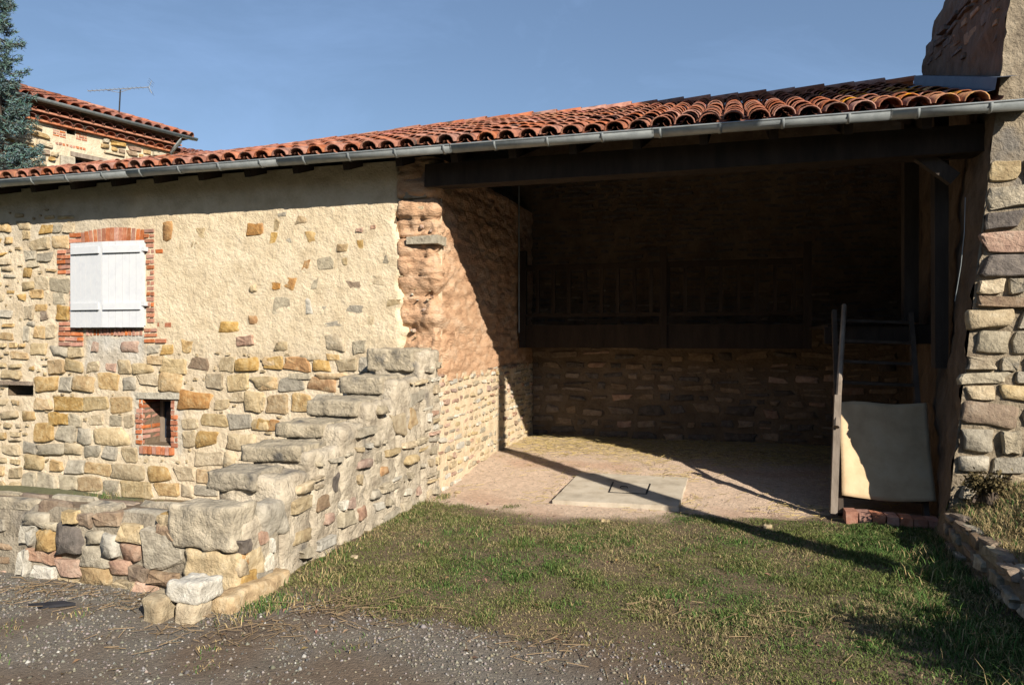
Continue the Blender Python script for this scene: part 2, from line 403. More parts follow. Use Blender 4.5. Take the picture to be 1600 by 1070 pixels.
c = np.where(fine[:, None], c, np.array([.13, .13, .07]))
nx_, ny_ = len(GX), len(GY)
ii, jj = np.meshgrid(np.arange(nx_ - 1), np.arange(ny_ - 1)); k = (jj * nx_ + ii).ravel()
mat('ground', [(.72, .70, .68), (1, 1, 1), (1.25, 1.22, 1.18)], 22, bump=1, bscale=55, bdist=.02, attr='col', detail=8)
tag(mesh_obj('ground', np.stack([gx, gy, GZ], -1), np.stack([k, k + 1, k + nx_ + 1, k + nx_], -1), 'ground', None, None, True, c), kind='structure')

# ------------------------------------------------------------------ barn front wall
facade = thing('barn_front_wall', 'sunlit cream rendered rubble wall with shuttered window and small low window', 'wall', (-6, YF, 0))
def crop(ox, oy, L, s=3.5675):
    return [(ox + b[0] / s, oy + b[1] / s, ox + b[2] / s, oy + b[3] / s, b[4] if len(b) > 4 else 'x') for b in L]
wx0, wz1 = FAC.px(222, 623); wx1, wz0 = FAC.px(266, 697)
lx1, lz1 = FAC.px(50, 602); lx0, lz0 = FAC.px(10, 618)
HOLES = [(wx0, wx1, wz0, wz1), (lx0, lx1, lz0, lz1)]
PX0, PX1 = -3.50, XB
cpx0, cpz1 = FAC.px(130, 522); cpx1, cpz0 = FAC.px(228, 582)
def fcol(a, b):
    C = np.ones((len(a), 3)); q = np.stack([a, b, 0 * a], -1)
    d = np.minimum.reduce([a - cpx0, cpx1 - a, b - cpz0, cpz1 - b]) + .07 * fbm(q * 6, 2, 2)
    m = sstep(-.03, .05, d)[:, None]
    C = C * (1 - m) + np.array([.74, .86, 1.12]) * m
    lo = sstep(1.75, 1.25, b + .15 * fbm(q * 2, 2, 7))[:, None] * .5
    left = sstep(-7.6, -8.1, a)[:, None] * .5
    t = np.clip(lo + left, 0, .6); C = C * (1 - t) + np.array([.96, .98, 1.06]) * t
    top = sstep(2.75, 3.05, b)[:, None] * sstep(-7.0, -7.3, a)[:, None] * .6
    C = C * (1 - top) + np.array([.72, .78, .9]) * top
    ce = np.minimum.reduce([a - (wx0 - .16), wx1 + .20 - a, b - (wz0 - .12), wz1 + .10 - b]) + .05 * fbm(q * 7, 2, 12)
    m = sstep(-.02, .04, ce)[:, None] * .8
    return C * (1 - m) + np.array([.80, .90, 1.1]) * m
def fn(a, b):
    q = np.stack([a, b, 0 * a], -1); e = PX0 + .09 * fbm(np.stack([b * 4, b * 0, b * 0], -1), 4, 3, .6) + .05 * fbm(q * 14, 3, 6)
    return -.17 * sstep(0, .02, a - e) * (b > 1.2) - .012 * sstep(1.75, 1.3, b) - .012 * sstep(-7.7, -8.0, a)
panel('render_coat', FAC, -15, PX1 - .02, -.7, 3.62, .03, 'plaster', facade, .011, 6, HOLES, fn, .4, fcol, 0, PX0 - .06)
S_ = []
S_ += crop(30, 560, [(250,5,360,75,'o'),(365,25,440,75,'t'),(482,35,532,72,'p'),(550,15,625,80,'t'),(630,30,750,80,'t'),(770,5,930,80,'t'),(935,0,1050,60,'d'),(1115,0,1195,70,'o'),(1205,0,1335,65,'o'),(1365,0,1427,40,'o'),
 (80,105,210,185,'o'),(215,95,290,180,'g'),(295,105,415,180,'o'),(435,90,555,185,'o'),(575,105,650,180,'t'),(655,90,775,155,'t'),(785,80,905,185,'o'),(1040,85,1140,170,'t'),(1165,85,1285,180,'o'),(1290,105,1425,175,'t'),
 (90,220,185,285,'o'),(195,220,355,295,'o'),(360,215,500,295,'t'),(505,215,635,300,'o'),(890,185,1085,290,'oo'),(1090,240,1170,280,'t'),(1175,190,1250,240,'t'),(1255,190,1365,300,'o'),
 (160,305,220,365),(225,315,270,370),(275,315,340,375),(385,315,465,370),(505,320,575,380),(580,320,630,380),(910,335,1000,390),(1010,315,1160,380),(1165,310,1290,390),(1295,335,1395,395),
 (80,365,190,465,'o'),(195,370,320,465,'t'),(325,385,405,470,'g'),(415,380,620,490,'o'),(910,395,980,495,'t'),(985,395,1115,500,'o'),(1150,415,1310,515,'t'),
 (100,480,250,535),(255,475,340,530),(355,485,460,555),(465,490,545,560),(575,500,650,575,'o'),(975,515,1140,600,'t'),(1145,520,1210,605,'o'),
 (20,540,130,625),(165,565,245,625),(250,560,360,640),(370,580,500,650,'o'),(505,595,705,675,'t'),(715,590,840,685,'o'),(850,590,985,690,'t'),(990,615,1110,705,'o'),
 (20,635,85,745),(90,640,215,745),(220,650,320,735),(325,660,460,745),(460,680,550,765),(565,685,740,775),(745,695,890,770),(900,700,970,770),(975,710,1100,765),(20,300,75,340),(20,470,90,530,'t')])
S_ += crop(400, 520, [(45,135,145,195,'o'),(155,135,310,215,'oo'),(320,150,420,210,'o'),(250,122,350,146,'t'),(435,150,565,215,'t'),(390,125,460,148),(585,140,630,215),
 (5,255,120,320),(130,255,270,330),(285,255,450,325,'oo'),(0,345,40,430,'o'),(55,340,185,450,'o'),(195,340,300,440,'o'),(0,485,70,535,'o'),(75,490,125,540,'oo'),(370,10,500,118,'t'),(530,40,610,115,'t'),(105,50,165,95,'t'),(310,342,430,365),(190,232,300,250),(340,232,500,250)])
S_ += crop(30, 320, [(60,195,165,250,'o'),(172,175,272,240,'o'),(110,118,183,155),(187,115,235,150),(240,110,300,150,'t'),(50,315,110,345,'g'),(105,275,190,310),(85,405,165,470,'t'),(170,405,285,480,'g'),(185,490,265,550,'g'),(195,560,275,640,'o'),(120,590,155,635,'d'),(60,475,130,520),(20,430,80,470),(150,670,210,745,'t'),(60,770,160,830,'t'),(170,795,270,845),(278,795,350,845),(160,870,248,935),(715,782,785,830),(715,840,805,885),(790,780,860,830),(20,150,55,190),(20,260,90,300),(20,350,70,400),(20,560,80,640),(90,560,150,585),(20,680,60,760),(80,680,140,740)])
S_ += [b[:4] + (b[4] if b[4] != 'x' else 't',) for b in crop(30, 320, [(800,105,850,190,'oo'),(1270,110,1360,165,'oo'),(990,135,1035,180,'o'),(1285,625,1325,660,'oo'),(1110,655,1220,705,'o'),(1215,735,1305,780,'p'),(905,755,970,820,'o'),(1290,450,1315,480),(570,765,665,820,'b'),(410,770,440,810,'p'),(960,210,985,235)])]
PLS = crop(400, 240, [(88,365,148,430,'o'),(0,390,40,440,'oo'),(218,350,290,395,'o'),(75,450,118,495,'o'),(275,445,345,490,'o'),(440,510,525,545,'o'),(560,485,598,530,'o'),(560,412,590,440,'p'),(640,398,665,415,'p'),(485,575,515,612),(710,560,735,605),(250,590,305,645,'oo'),(325,588,430,640,'g'),(80,715,130,755,'oo'),(155,690,235,760,'oo'),(295,690,360,765,'g'),(500,705,600,755,'d'),(635,680,720,745),(85,795,195,895,'g'),(360,840,388,872,'g'),(505,835,610,880,'g'),(610,905,670,950,'o'),(735,805,800,845,'o'),(380,935,490,965,'g'),(265,805,310,890,'w'),(120,335,165,352,'g'),(170,470,192,490,'g')])
CODE = {'o': [('ochre', 3), ('tan', 1)], 'oo': [('orange', 1)], 't': [('tan', 4), ('grey', 1)], 'g': [('grey', 1)], 'd': [('brown', 1)], 'p': [('pink', 1)], 'b': [('brown', 1), ('pink', 1)], 'w': [('pale', 1)], 'dk': [('dark', 1)], 'r': [('pink', 2), ('brown', 1)], 'x': [('tan', 3), ('ochre', 3), ('grey', 2), ('pink', .3)]}
taken = []
def place(fr, b, parent, h, base=0.0, jit=.2):
    a0, z1 = fr.px(b[0], b[1]); a1, z0 = fr.px(b[2], b[3])
    taken.append((a0, z0, a1, z1))
    g = .024; a0 -= g; a1 += g; z0 -= g; z1 += g
    stone(fr, box_poly(a0, z0, a1, z1, jit), h, pick(CODE[b[4]]), parent, n0=base)
for b in S_: place(FAC, b, facade, U(.014, .03), -.012, .13)
for b in PLS: place(FAC, b, facade, U(.006, .012), -.004, .28)

# shuttered window: brick surround, shutters
def bricks(fr, x0, y0, x1, y1, nrow, ncol, parent, off=True, n=.012, drop=0.0, vert=False):
    H = (y1 - y0) / nrow; W = (x1 - x0) / ncol
    for r in range(nrow):
        for q in range(ncol + 1):
            a = x0 + (q - (.5 if off and r % 2 else 0)) * W; b = a + W
            a, b = max(a, x0), min(b, x1)
            if b - a < .03 or rng.random() < drop: continue
            MB().fbox(fr, a + .006, b - .006, y0 + r * H + .006, y0 + (r + 1) * H - .006, -.05, n + U(-.006, .008), .004, .005).obj('brick', 'brick', parent)
            taken.append((a, y0 + r * H, b, y0 + (r + 1) * H))
def pxbox(fr, x0, y0, x1, y1):
    a0, b1 = fr.px(x0, y0); a1, b0 = fr.px(x1, y1); return a0, b0, a1, b1
def zp(x, y): return 30 + x / 4.864, 330 + y / 4.864
def zb(x0, y0, x1, y1): return pxbox(FAC, *zp(x0, y0), *zp(x1, y1))
bricks(FAC, *zb(290, 290, 422, 480), 5, 2, facade)
bricks(FAC, *zb(385, 480, 425, 835), 9, 1, facade, drop=.08)
bricks(FAC, *zb(300, 835, 490, 1030), 5, 2, facade)
bricks(FAC, *zb(378, 165, 480, 245), 2, 1, facade); bricks(FAC, *zb(378, 250, 425, 290), 1, 1, facade)
bricks(FAC, *zb(950, 135, 1030, 240), 3, 1, facade)
bricks(FAC, *zb(968, 245, 1030, 850), 15, 1, facade, drop=.04)
bricks(FAC, *zb(1035, 285, 1095, 325), 1, 1, facade)
bricks(FAC, *zb(1045, 840, 1160, 885), 1, 2, facade, n=.004); bricks(FAC, *zb(948, 885, 1050, 960), 2, 1, facade); bricks(FAC, *zb(948, 965, 1120, 1005), 1, 2, facade)
bricks(FAC, *zb(510, 890, 940, 950), 1, 16, facade, off=False)
a0, _, a1, _ = zb(480, 130, 945, 250)       # segmental arch of bricks on end
zlo = zb(480, 130, 945, 250)[1]; zhi = zb(480, 130, 945, 250)[3]
for i in range(15):
    t = (i + .5) / 15; x = a0 + (a1 - a0) * t; lean = (t - .5) * .28; rise = .05 * (1 - (2 * t - 1) ** 2); w = (a1 - a0) / 15 * .42
    b0_, b1_ = zlo + .0 + rise * .3, zhi - .06 + rise
    mb = MB(); V = []
    for n, e in ((-.05, 0), (.012 + U(-.004, .008), .004)):
        V += [FAC.w(x - w + e, b0_ + e, n), FAC.w(x + w - e, b0_ + e, n), FAC.w(x + w - e + lean * .2, b1_ - e, n), FAC.w(x - w + e + lean * .2, b1_ - e, n)]
    mb.add(V, [(3,2,1,0),(4,5,6,7),(0,1,5,4),(1,2,6,5),(2,3,7,6),(3,0,4,7)]); mb.obj('brick', 'brick', facade)
taken.append((a0, zlo, a1, zhi)); taken.append(zb(420, 235, 975, 890)); taken.append((cpx0, cpz0, cpx1, cpz1))

sh = thing('window_shutters', 'closed pair of white board shutters on the brick framed window', 'shutters', FAC.w(-7.6, 1.8, 0))
sx0, sz0, sx1, sz1 = zb(425, 250, 970, 882); xm = zb(425, 250, 678, 882)[2]
MB().fbox(FAC, sx0 + .02, sx1 - .02, sz0 + .02, sz1 - .02, -.03, .024).obj('window_frame', 'white_paint', sh)
for (l, r, dl, dr) in ((sx0, xm - .003, 0, .03), (xm + .003, sx1, .03, -.012)):       # the leaves stand ajar, meeting a little proud of the wall
    leaf = thing_leaf = link(bpy.data.objects.new('shutter_leaf', None), sh, FAC.w((l + r) / 2, (sz0 + sz1) / 2, .04))
    nb = 6
    for i in range(nb):
        p, q = l + (r - l) * i / nb, l + (r - l) * (i + 1) / nb
        n_p, n_q = .05 + dl + (dr - dl) * i / nb, .05 + dl + (dr - dl) * (i + 1) / nb
        V = [FAC.w(a + e, b, n) for (a, e, n) in ((p, .003, n_p), (q, -.003, n_q)) for b in (sz0 + U(-.002, .002), sz1 + U(-.002, .002))]
        V2 = [v + FAC.n * .024 for v in V]
        MB().add(V + V2, [(0,1,3,2),(4,6,7,5),(0,4,5,1),(2,3,7,6),(0,2,6,4),(1,5,7,3)]).obj('plank', 'white_paint', leaf)
    for zz in (sz0 + (sz1 - sz0) * .205, sz0 + (sz1 - sz0) * .865):
        e0, e1 = .05 + dl + .024, .05 + dr + .024; V = []
        for n in (0, .026):
            V += [FAC.w(l + .035, zz, e0 + n), FAC.w(r - .03, zz, e1 + n), FAC.w(r - .03, zz + .085, e1 + n), FAC.w(l + .035, zz + .085, e0 + n)]
        MB().add(V, [(3,2,1,0),(4,5,6,7),(0,1,5,4),(1,2,6,5),(2,3,7,6),(3,0,4,7)]).obj('crosspiece', 'white_paint', leaf)
for zz in (sz0 + (sz1 - sz0) * .27, sz0 + (sz1 - sz0) * .9):
    for xx, s in ((sx1, 1),):
        MB().fbox(FAC, xx - .01, xx + .03, zz - .025, zz + .025, .01, .075).obj('hinge', 'white_paint', sh)

# small low window
win = thing('small_window', 'small dark casement deep in a brick lined opening low in the wall', 'window', FAC.w((wx0 + wx1) / 2, wz0, -.2))
MB().fbox(FAC, wx0 + .001, wx0 + .05, wz0, wz1, -.34, -.30).fbox(FAC, wx1 - .05, wx1 - .001, wz0, wz1, -.34, -.30).fbox(FAC, wx0, wx1, wz0, wz0 + .05, -.335, -.295).fbox(FAC, wx0, wx1, wz1 - .05, wz1, -.335, -.295).obj('frame', 'grey_wood', win)
MB().fbox(FAC, wx0 + .04, wx1 - .04, wz0 + .04, wz1 - .04, -.34, -.325).obj('pane', 'glass_dark', win)
MB().fbox(FAC, (wx0 + wx1) / 2 - .012, (wx0 + wx1) / 2 + .012, wz0, wz1, -.325, -.30).obj('mullion', 'grey_wood', win)
JL = Frame((wx0, YF, 0), (0, -1, 0)); JL.n = np.array([1., 0, 0]); JL.a = np.array([0, 1., 0])
bricks(JL, 0.0, wz0, .30, wz1, 9, 1, facade, n=.004)
JR = Frame((wx1, YF, 0), (0, -1, 0))
bricks(JR, -.30, wz0, 0.0, wz1, 9, 1, facade, n=.004)
bricks(FAC, wx0 - .10, wz0, wx0 - .002, wz1 - .05, 8, 1, facade, n=.006, drop=.2); bricks(FAC, wx1 + .002, wz0 - .02, wx1 + .11, wz1 - .04, 8, 1, facade, n=.006, drop=.15)
bricks(FAC, wx0 - .04, wz0 - .115, wx1 + .06, wz0 - .004, 1, 8, facade, off=False, n=.018)
MB().fbox(FAC, wx0 - .08, wx1 + .14, wz1 + .0, wz1 + .085, -.3, .012, .004, .006).obj('lintel', 'pale', facade)
MB().fbox(FAC, lx0 - .1, lx1, lz1, lz1 + .05, -.3, .03, .004).obj('lintel', 'brown', facade)
taken += [(wx0 - .15, wz0 - .13, wx1 + .15, wz1 + .11), (lx0, lz0, lx1, lz1 + .05)]
# small fill stones between the big ones
def free(b, m=.008): return all(b[2] + m < t[0] or b[0] - m > t[2] or b[3] + m < t[1] or b[1] - m > t[3] for t in taken)
for bxx in rubble(-11.5, -8.0, 1.38, 3.3, (.09, .2), (.14, .36), .03, lambda x0, y0, x1, y1: not free((x0, y0, x1, y1), .004)):
    if rng.random() < .8: taken.append(bxx); stone(FAC, box_poly(*bxx, .16), U(.016, .032), pick([('tan', 4), ('ochre', 2), ('grey', 1)]), facade, n0=-.014)
for bxx in rubble(-11.5, -8.9, -.6, 1.38, (.1, .22), (.16, .4), .03, lambda x0, y0, x1, y1: not free((x0, y0, x1, y1), .004)):
    taken.append(bxx); stone(FAC, box_poly(*bxx, .16), U(.016, .032), pick([('tan', 4), ('ochre', 3)]), facade, n0=-.014)
cnt = 0
for k in range(9000):
    if cnt > 45: break
    w = U(.06, .2); h = U(.035, .10); a = U(-10.5, -3.7); z = U(-.6, 3.25)
    low = z < 1.42 + .1 * math.sin(a * 3) or (a < -8.15)
    if not low: continue
    b = (a, z, a + w, z + h)
    if free(b): taken.append(b); stone(FAC, box_poly(*b, .22), U(.01, .026), pick(CODE['x']), facade, n0=-.012); cnt += 1
fill = []
for k in range(6000):
    w = U(.03, .10); h = U(.025, .06); a = U(-10.5, -3.6); z = U(-.6, 1.5) if rng.random() < .6 else U(1.2, 3.3)
    if z > 1.5 and a > -8.1: continue
    b = (a, z, a + w, z + h)
    if free(b, .006): taken.append(b); fill.append(b)
V, F = [], []
for b in fill[:260]:
    poly = box_poly(*b, .25); c_ = poly.mean(0); k0 = len(V); n = len(poly)
    V += [FAC.w(p[0], p[1], -.03) for p in poly] + [FAC.w(*(c_ + (p - c_) * U(.75, .95)), U(.0, .012)) for p in poly]
    F += [(k0 + i, k0 + (i + 1) % n, k0 + n + (i + 1) % n, k0 + n + i) for i in range(n)] + [tuple(k0 + n + i for i in range(n))]
tag(mesh_obj('small_stones', V, F, 'tan', facade), kind='stuff')

# ------------------------------------------------------------------ rammed earth pier and flank of the bay
flank = thing('bay_side_wall', 'reddish rammed earth side wall of the open bay, crumbling at its corner', 'wall', (XB, 8, 0))
sL = PX1 - PX0 + .06
ss = np.concatenate([np.arange(0, sL + .5, .02), np.arange(sL + .5, sL + YBK - YF + .05, .05)]); zz = np.concatenate([np.arange(1.2, 3.64, .02)])
SS, ZZ = [q.ravel() for q in np.meshgrid(ss, zz)]
R = .10
x = np.where(SS < sL - R, PX0 - .06 + SS, np.where(SS < sL - R + R * math.pi / 2, XB - R + R * np.sin((SS - sL + R) / R), XB))
y = np.where(SS < sL - R, YF, np.where(SS < sL - R + R * math.pi / 2, YF + R - R * np.cos((SS - sL + R) / R), YF + R + (SS - sL + R - R * math.pi / 2)))
ang = np.clip((SS - sL + R) / R, 0, math.pi / 2); nxn, nyn = np.sin(ang), -np.cos(ang)
fr_ = sstep(sL + .55, sL - .1, SS)
q = np.stack([SS * 1.0, ZZ * 4.2, 0 * SS], -1); q2 = np.stack([SS * 5, ZZ * 7, 0 * SS], -1)
lift = (ZZ + .02 * np.sin(SS * 2) - 1.1) / .42; saw = lift - np.floor(lift)
er = fbm(q, 3, 40); er2 = fbm(q2, 4, 44)
groove = np.exp(-((saw - .5) ** 2) / .0025) * .5 + np.exp(-(saw ** 2) / .002) * .9
n = fr_ * (-.018 + .11 * er + .065 * er2 - .085 * groove * sstep(-.3, .1, er2)) + (1 - fr_) * (.022 * er2 + .012 * er - .012 * groove)
n += .03 * fbm(np.stack([SS * 14, ZZ * 16, 0 * SS], -1), 3, 50)
n = np.minimum(n, .03) - .05 * sstep(.07, 0, SS)
V = np.stack([x + nxn * n, y + nyn * n, ZZ], -1); w_ = len(ss)
ii, jj = np.meshgrid(np.arange(w_ - 1), np.arange(len(zz) - 1)); k = (jj * w_ + ii).ravel()
mesh_obj('earth_face', V, np.stack([k, k + 1, k + w_ + 1, k + w_], -1), 'earth_wall', flank, None, True)
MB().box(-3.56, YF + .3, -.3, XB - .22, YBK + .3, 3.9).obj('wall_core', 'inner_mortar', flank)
PIER = Frame((0, YF, 0), (1, 0, 0))
for b, m in (((PX0 + .01, 3.19, XB - .1, 3.33), 'grey'), ((PX0 + .03, 3.34, XB - .02, 3.58), 'pink'), ((PX0 + .05, 3.06, PX0 + .3, 3.12), 'tan')):
    stone(PIER, box_poly(*b, .12), .03, m, flank, n0=-.03, deep=.06)
a0, z1 = FAC.px(638, 372); a1, z0 = FAC.px(690, 380)
MB().fbox(FAC, a0, XB + .02, z0 - .005, z1 + .01, -.2, .05, .008).obj('slate_slab', 'grey', flank)
for _ in range(26):
    a = U(PX0 + .06, XB - .1); z = U(1.65, 3.1); w = U(.02, .06)
    stone(FAC, box_poly(a, z, a + w, z + w * U(.6, .9), .25), U(.015, .03), pick([('pale', 1), ('tan', 2), ('pink', 2)]), flank, 'pebble', n0=-.045)
# stone footing of the flank, coursed small stones
panel('footing_mortar', BAY, YF - .02, YBK, -.3, 1.27, .04, 'plaster', flank, .012, 10, (), None, .3, lambda a, b: np.ones((len(a), 3)) * np.array([.98, .95, .94]))
bx = rubble(YF, YBK, -.05, 1.29, (.07, .13), (.1, .26), .035)
stones_on(BAY, bx, flank, [('tan', 4), ('grey', 3), ('pink', 2.5), ('pale', 1.5), ('brown', .8)], (.008, .026), .22, 300, 0.0, lambda b: b[0])

# ------------------------------------------------------------------ back wall of the bay
back = thing('bay_back_wall', 'shaded rubble back wall inside the open bay', 'wall', (-.5, YBK, 0))
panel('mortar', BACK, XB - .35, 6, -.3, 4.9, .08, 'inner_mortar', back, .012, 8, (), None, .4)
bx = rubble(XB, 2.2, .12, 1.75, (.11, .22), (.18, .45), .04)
stones_on(BACK, bx, back, [('brown', 4), ('dark', 3), ('pink', .7)], (.01, .03), .2, 160)  # mostly dark stones, carrying the bay's shade in their colour
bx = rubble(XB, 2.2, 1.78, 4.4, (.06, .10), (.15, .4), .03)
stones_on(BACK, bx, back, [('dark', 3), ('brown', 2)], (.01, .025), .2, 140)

# ------------------------------------------------------------------ rough blocks
def rough_block(name, x0, y0, z0, x1, y1, z1, m, parent, amp=.018, step=.06, freq=7, rnd=.03, seed=0, skew=0.0):
    nx, ny, nz_ = [max(2, min(60, int(round((b - a) / step)))) for a, b in ((x0, x1), (y0, y1), (z0, z1))]
    idx = {}; V = []; F = []
    def vid(i, j, k):
        if (i, j, k) not in idx: idx[(i, j, k)] = len(V); V.append((i / nx, j / ny, k / nz_))
        return idx[(i, j, k)]
    for i in range(nx):
        for j in range(ny):
            F.append((vid(i,j,0), vid(i,j+1,0), vid(i+1,j+1,0), vid(i+1,j,0))); F.append((vid(i,j,nz_), vid(i+1,j,nz_), vid(i+1,j+1,nz_), vid(i,j+1,nz_)))
        for k in range(nz_):
            F.append((vid(i,0,k), vid(i+1,0,k), vid(i+1,0,k+1), vid(i,0,k+1))); F.append((vid(i,ny,k), vid(i,ny,k+1), vid(i+1,ny,k+1), vid(i+1,ny,k)))
    for j in range(ny):
        for k in range(nz_):
            F.append((vid(0,j,k), vid(0,j,k+1), vid(0,j+1,k+1), vid(0,j+1,k))); F.append((vid(nx,j,k), vid(nx,j+1,k), vid(nx,j+1,k+1), vid(nx,j,k+1)))
    t = np.array(V); lo, hi = np.array([x0, y0, z0]), np.array([x1, y1, z1]); P = lo + t * (hi - lo)
    c = np.clip(P, lo + rnd, hi - rnd); d = P - c; L = np.linalg.norm(d, axis=1, keepdims=True); nrm = d / np.maximum(L, 1e-6)
    P = c + nrm * np.minimum(L, rnd) * (L > 0)
    e = amp * fbm(P * freq + seed * 3.7, 4, seed)[:, None]
    P = P + nrm * e + .28 * amp * np.stack([fbm(P * freq * .4 + 9 + i * 31 + seed, 2, seed) for i in range(3)], -1)
    P[:, 0] += skew * (P[:, 2] - z0)
    return mesh_obj(name, P, np.array(F), m, parent, None, True, np.ones((len(P), 3)))

# ------------------------------------------------------------------ stepped wall in front of the barn
stepw = thing('stepped_wall', 'lichened stone wall with stepped slab coping descending from the barn corner', 'wall', (-3.3, 5.5, 0))
SY = [6.95, 6.36, 5.78, 5.33, 4.90, 4.50]; SZ = [1.56, 1.30, 1.125, .976, .85, .717]
prev = YF + .02
for i, (yy, zt) in enumerate(zip(SY, SZ)):
    rough_block('rubble_core', -3.56, yy + .04, -.4, XB + .01, prev + .03, zt - .02, 'grey_mortar', stepw, .05, .035, 9, .04, 20)
    riser = zt - (SZ[i + 1] if i < 5 else .58)
    rough_block('coping_slab', -3.63 + U(-.02, .02), yy, zt - riser * .86, -3.19 + U(-.05, .09) if i else -3.12, prev - .02, zt + .01, 'lichen_stone', stepw, .026, .028, 11, .012, 30 + i)
    prev = yy
rough_block('rubble_core', -3.56, 4.12, -.4, XB + .01, 4.55, .50, 'grey_mortar', stepw, .03, .05, 6, .05, 20)
rough_block('corner_block', -3.55, 4.03, .315, -3.06, 4.30, .595, 'lichen_stone', stepw, .03, .025, 10, .022, 51)
rough_block('corner_block', -3.44, 4.04, .06, -3.03, 4.34, .31, 'tan', stepw, .03, .025, 10, .022, 52)
rough_block('corner_block', -3.20, 4.30, .30, -3.02, 4.62, .56, 'grey', stepw, .04, .03, 6, .05, 53)
STP = Frame((XB + .02, 0, 0), (0, 1, 0))
def topz(y):
    for yy, zt in zip(SY, SZ):
        if y >= yy + .02: return zt
    return .55
tk = []
ex = crop(400, 520, [(415,785,470,880,'dk'),(335,915,410,975,'d'),(515,920,555,980,'r'),(570,970,620,1040,'p'),(685,740,740,795,'oo'),(540,485,595,540,'r'),(365,515,430,570,'oo'),(835,400,915,535,'o'),(745,440,840,580,'t'),(460,605,520,690,'o'),(755,360,820,430,'g'),(165,765,240,820,'o'),(845,320,940,395,'g'),(900,90,985,150,'d'),(250,620,330,740,'o'),(385,1010,440,1060,'p'),(470,1000,580,1060,'t'),(330,640,450,740,'g'),(560,790,610,850,'o'),(900,850,925,900,'p'),(760,255,810,310,'p'),(480,930,515,990,'w')])
ex += crop(30, 740, [(1215,360,1300,445,'dk'),(1325,330,1390,395,'p'),(1240,440,1285,510,'oo'),(1345,470,1427,540,'w'),(1205,480,1290,560,'t'),(1230,555,1330,620,'o'),(1400,360,1427,440,'w'),(1300,560,1427,600,'g')])
for b in ex:
    a0, z1 = STP.px(b[0], b[1]); a1, z0 = STP.px(b[2], b[3])
    if a1 - a0 < .02 or z1 > min(topz(a0), topz(a1)) - .02: continue
    tk.append((a0, z0, a1, z1)); stone(STP, box_poly(a0, z0, a1, z1, .22), U(.008, .02), pick(CODE[b[4]]), stepw, n0=-.002, deep=.05)
def skip(x0, y0, x1, y1):
    if y1 > min(topz(x0), topz(x1)) - .03: return True
    return not all(x1 + .005 < t[0] or x0 - .005 > t[2] or y1 + .005 < t[1] or y0 - .005 > t[3] for t in tk)
bx = [b for b in rubble(4.1, YF, .0, 1.55, (.08, .19), (.12, .36), .03, skip) if rng.random() < .88]
stones_on(STP, bx, stepw, [('grey', 3), ('tan', 4), ('pale', 3), ('lichen_stone', 3), ('pink', .5)], (.004, .034), .2, 260, .0)

# ------------------------------------------------------------------ low garden wall
LOWY = 4.08; LOW = Frame((0, LOWY, 0), (1, 0, 0)); LOWT = Frame((0, 0, .5), (1, 0, 0), (0, 1, 0))
low = thing('low_garden_wall', 'low grey rubble retaining wall along the gravel, capped with flat stones', 'wall', (-5, 4.2, 0))
panel('mortar', LOW, -11, -3.35, -.2, .5, .035, 'grey_mortar', low, .02, 9, (), lambda a, b: -.03 * sstep(.4, .5, b), .32, lambda a, b: np.ones((len(a), 3)) * np.array([.62, .62, .62]))
tl = []
for b in crop(30, 740, [(110,290,220,425,'o'),(225,275,385,460,'dk'),(390,310,475,385,'g'),(345,215,410,290,'b'),(415,205,560,300,'d'),(270,205,340,265,'t'),(60,215,160,270,'g'),(565,275,695,375,'t'),(480,320,585,450,'w'),(590,390,695,490,'p'),(355,400,500,525,'g'),(60,415,210,490,'b'),(210,470,350,565,'p'),(350,520,505,595,'o'),(510,480,620,555,'p'),(625,510,735,600,'r'),(745,540,890,605,'d'),(700,285,940,530,'g'),(790,270,885,345,'d'),(805,232,880,282,'t'),(815,160,890,230,'o'),(245,590,500,645,'t'),(510,580,665,670,'t'),(670,600,775,680,'p'),(80,510,205,610,'w'),(20,420,58,550,'w'),(20,270,105,385,'w'),(165,275,215,300,'g')]):
    a0, z1 = LOW.px(b[0], b[1]); a1, z0 = LOW.px(b[2], b[3]); z1 = min(z1, .52); a0 -= .028; a1 += .028; z0 -= .028; z1 += .02
    tl.append((a0, z0, a1, z1)); stone(LOW, box_poly(a0, z0, a1, z1, .16), U(.03, .055), pick(CODE[b[4]]), low, n0=-.004, deep=.05)
bx = rubble(-11, -3.6, -.05, .48, (.1, .2), (.15, .36), .03, lambda x0, y0, x1, y1: not all(x1 < t[0] or x0 > t[2] or y1 < t[1] or y0 > t[3] for t in tl))
stones_on(LOW, bx, low, [('grey', 3), ('brown', 2), ('pink', 2), ('tan', 2), ('pale', 1)], (.02, .04), .2, 120, -.015)
bx = rubble(-11, -3.55, LOWY - .01, LOWY + .33, (.12, .2), (.22, .5), .02, None, 0)
stones_on(LOWT, bx, low, [('lichen_stone', 3), ('grey', 2), ('brown', 1)], (.02, .045), .16, 120, -.012)

wst = thing('corner_stone_heap', 'three pale weathered blocks heaped at the foot of the garden wall corner', 'stones', (-3.3, 3.8, 0))
def gp(px, py, z): return gpx(px, py, z)
xa, ya = gp(262, 945, .1); xb, yb = gp(318, 915, .25)
rough_block('block', -3.27, 3.68, .105, -3.03, 3.90, .225, 'pale', wst, .03, .018, 13, .022, 61, .12)
rough_block('block', -3.39, 3.60, -.05, -3.24, 3.82, .14, 'tan', wst, .03, .022, 9, .03, 62)
rough_block('block', -3.19, 3.66, -.05, -3.04, 3.84, .11, 'tan', wst, .03, .022, 9, .03, 63)
rough_block('block', -3.10, 3.86, -.05, -2.93, 4.5, .10, 'ochre', wst, .03, .025, 8, .03, 64)

